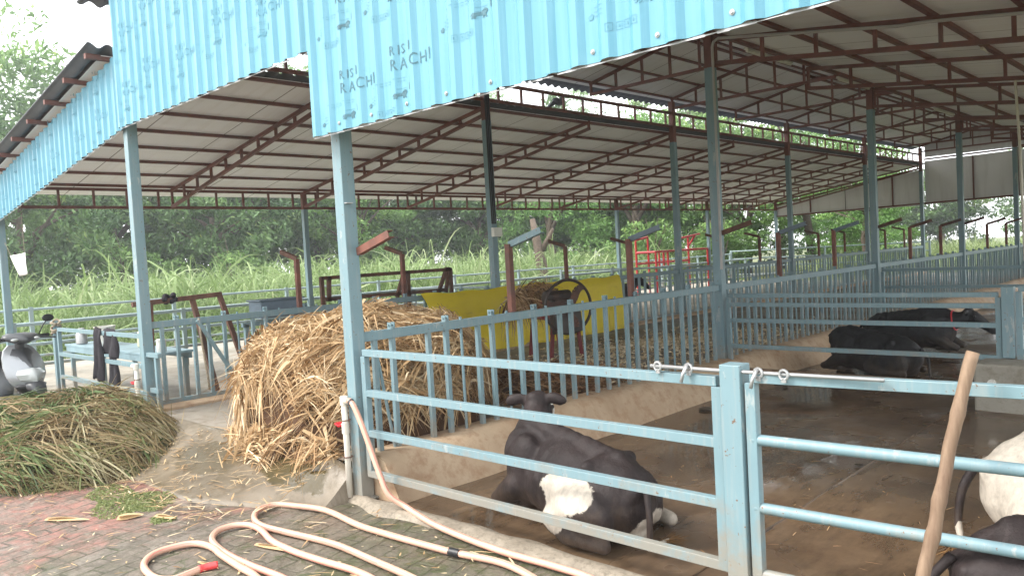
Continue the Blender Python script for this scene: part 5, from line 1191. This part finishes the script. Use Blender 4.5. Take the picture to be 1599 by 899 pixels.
tree('feathery',-7.2,30,.62,'dark leafy small tree hanging under the white end sheeting',None)
for i,(x,y,k,s) in enumerate([(-12,58,'mango',1.3),(-7,66,'bushy',1.5),(-2,74,'mango2',1.3),(4,80,'bushy',1.5),(-17,55,'mango2',1.3),(9,70,'mango',1.2)]): tree(k,x,y,s,'hazy distant tree past the cane field, %s from the left'%['second','third','fourth','fifth','first','sixth'][i],'hazy trees past the cane field',sz=.72)
for i,(x,y,s,d) in enumerate([(-27,8.5,1.3,'pale shrub at the foot of the dark trees near the left post'),(-25.5,12,1.1,'pale shrub at the foot of the dark trees right of the second front post'),(-25,1.5,1.5,'pale shrub at the foot of the dark trees by the hanging paper'),(-15.3,26.5,1.3,'round shrub behind the outer rail fence left of the red frame'),(-13.2,29,1.2,'round shrub behind the outer rail fence right of the red frame')]): tree('shrub',x,y,s,d,'shrubs at the foot of the trees')
# a leaning dead trunk by the outer fence
m=MB(); m.tube([(0,0,0),(-.1,.1,.7),(-.25,.15,1.4),(-.35,.1,2.1),(-.6,.2,2.9)],[.26,.22,.2,.16,.1],10); m.tube([(-.28,.15,1.6),(.1,.3,2.2),(.3,.3,2.5)],[.12,.09,.05],8); o=m.build('dead_trunk',M['bark'],smooth=True); o.location=(-14.6,18.4,-.05); tag(o,'bare brown leaning trunk behind the outer rail fence left of the light green trees','tree trunk')
def field(name,n,xf,yf,h,w,mat,lean,tm,ts,droop=(.25,.7),seg=5,clumps=None):
    P=np.zeros((n,3)); 
    if clumps is None: P[:,0]=xf(n);P[:,1]=yf(n)
    else:
        k=rng.integers(0,len(clumps),n); P[:,:2]=np.array(clumps)[k]+rng.normal(size=(n,2))*.28
    P[:,2]=-.06; D=rng.normal(size=(n,3))*lean; D[:,2]=1
    hh=rng.uniform(*h,n)*(1+.25*np.array([noise.noise(Vector((p[0]*.35,p[1]*.35,0))) for p in P])); P[:,2]+=rng.uniform(0,.45,n)*hh*.8*(rng.uniform(0,1,n)<.6)
    tint=np.clip(rng.normal(tm,ts,n)+.18*np.array([noise.noise(Vector((p[0]*.5,p[1]*.5,5))) for p in P]),0,1)
    return blades(name,P,D,hh,rng.uniform(*w,n),rng.uniform(*droop,n),mat,tint,seg,kind='stuff')
cl=[(random.uniform(-26,-13.6)**1,random.uniform(-7,30)) for _ in range(900)]
field('napier_grass',34000,None,None,(1.7,3.1),(.03,.06),M['napier'],.36,.55,.2,(.5,1.35),6,cl)
cl=[(-13.3-abs(random.gauss(0,.35)),random.uniform(-7,30)) for _ in range(160)]
field('grass_verge',9000,None,None,(.25,.8),(.012,.03),M['napier'],.5,.55,.2,(.4,.9),4,cl)
n=9000; field('short_grass',n,lambda n:rng.uniform(-13.6,-12.4,n),lambda n:rng.uniform(-6,30,n),(.05,.22),(.008,.02),M['napier'],.7,.6,.2)
def tuft(x,y,h,n,label):
    a=rng.normal(size=(n,3))*.5; a[:,2]=rng.uniform(.35,1,n); P=np.stack([x+rng.normal(0,.22,n),y+rng.normal(0,.3,n),np.full(n,-.05)],1)
    o=blades('dry_grass_tuft',P,a,rng.uniform(.5*h,h,n),rng.uniform(.012,.028,n),rng.uniform(.4,1.1,n),M['tuft'],np.clip(rng.normal(.5,.22,n),0,1),5); recenter(o,(x,y,0)); tag(o,label,'grass tuft','dry grass tufts along the outer fence')
tuft(-12.9,7.2,1.5,900,'dry brown grass tuft behind the outer fence, left of the front corner post'); tuft(-12.9,8.3,1.5,900,'dry reddish grass tuft beside the left tuft behind the outer fence'); tuft(-12.8,11.6,1.3,800,'dry grey-brown tuft behind the rusty rack'); tuft(-12.8,13.0,1.35,800,'dry grey-brown tuft right of the rusty rack'); tuft(-12.8,14.4,1.3,700,'dry grey-brown tuft just left of the roof post with the junction box')
cl=[(random.uniform(-10,9),random.uniform(28.5,46)) for _ in range(700)]
field('sugarcane',22000,None,None,(.8,1.45),(.025,.05),M['cane'],.33,.55,.2,(.2,.8),5,cl)
cl=[(random.uniform(-40,40),random.uniform(50,52)) for _ in range(10)]
for k,t in KIND.items():
    if 'used' in t: del t['used']
for o in bpy.data.objects:
    if 'used' in o: del o['used']

hz_=MB(); hz_.box((0,0,8.5),(290,290,19.2)); hm=bpy.data.materials.new('haze'); hm.use_nodes=True; ht=hm.node_tree; ht.nodes.remove(ht.nodes['Principled BSDF']); pv=ht.nodes.new('ShaderNodeVolumePrincipled'); pv.inputs['Color'].default_value=(.93,.96,1,1); pv.inputs['Density'].default_value=.0022; pv.inputs['Anisotropy'].default_value=.2; ht.links.new(pv.outputs[0],ht.nodes['Material Output'].inputs['Volume'])
HAZE=hz_.build('haze',hm,kind='stuff')
# ------------------------------------------------------------------ camera, light, world
cam=bpy.data.cameras.new('Camera'); cam.sensor_width=36; cam.lens=36*1220/1599; cam.clip_end=2000; cam.clip_start=.05
co=bpy.data.objects.new('Camera',cam); C.objects.link(co); S.camera=co
rx=Vector((0.72,0.692,-0.056)).normalized(); dn=Vector((-0.011,-0.07,-0.998)); fw=Vector((-0.694,0.718,-0.043))
fw=(fw-rx*fw.dot(rx)).normalized(); up=rx.cross(fw)
mat=Matrix((rx,up,-fw)).transposed().to_4x4(); mat.translation=(4.446,-3.04,1.6); co.matrix_world=mat
SUN=Vector((-.42,-.62,.80)).normalized()
sl=bpy.data.lights.new('Sun','SUN'); sl.energy=1.3; sl.angle=R(18); sl.color=(1,.96,.9)
so=bpy.data.objects.new('Sun',sl); C.objects.link(so); so.rotation_euler=(-SUN).to_track_quat('-Z','Y').to_euler(); so.location=(0,-20,30)
w=bpy.data.worlds.new('World'); S.world=w; w.use_nodes=True; t=w.node_tree; bg=t.nodes['Background']
sky=t.nodes.new('ShaderNodeTexSky'); sky.sky_type='NISHITA'; sky.sun_disc=False; sky.sun_elevation=math.asin(SUN.z); sky.sun_rotation=math.atan2(SUN.x,SUN.y); sky.dust_density=4; sky.air_density=1.2
tc=t.nodes.new('ShaderNodeTexCoord'); nz=t.nodes.new('ShaderNodeTexNoise'); nz.inputs['Scale'].default_value=2.2; nz.inputs['Detail'].default_value=6; t.links.new(tc.outputs['Generated'],nz.inputs['Vector'])
cl=t.nodes.new('ShaderNodeValToRGB'); cl.color_ramp.elements[0].position=.3; cl.color_ramp.elements[0].color=(7.6,7.9,8.2,1); cl.color_ramp.elements[1].position=.7; cl.color_ramp.elements[1].color=(9.6,9.6,9.5,1); t.links.new(nz.outputs['Fac'],cl.inputs['Fac'])
mx=t.nodes.new('ShaderNodeMix'); mx.data_type='RGBA'; mx.inputs[0].default_value=.86; t.links.new(sky.outputs[0],mx.inputs[6]); t.links.new(cl.outputs[0],mx.inputs[7]); t.links.new(mx.outputs[2],bg.inputs['Color']); bg.inputs['Strength'].default_value=.12
vs=S.view_settings; vs.view_transform='Standard'; vs.look='None'; vs.gamma=1; vs.exposure=1.78; vs.use_curve_mapping=False
S.cycles.max_bounces=7; S.cycles.diffuse_bounces=4; S.cycles.glossy_bounces=3; S.cycles.transmission_bounces=4; S.cycles.use_adaptive_sampling=True; S.cycles.use_denoising=True
for o in bpy.data.objects:
    if '_o' in o: del o['_o']
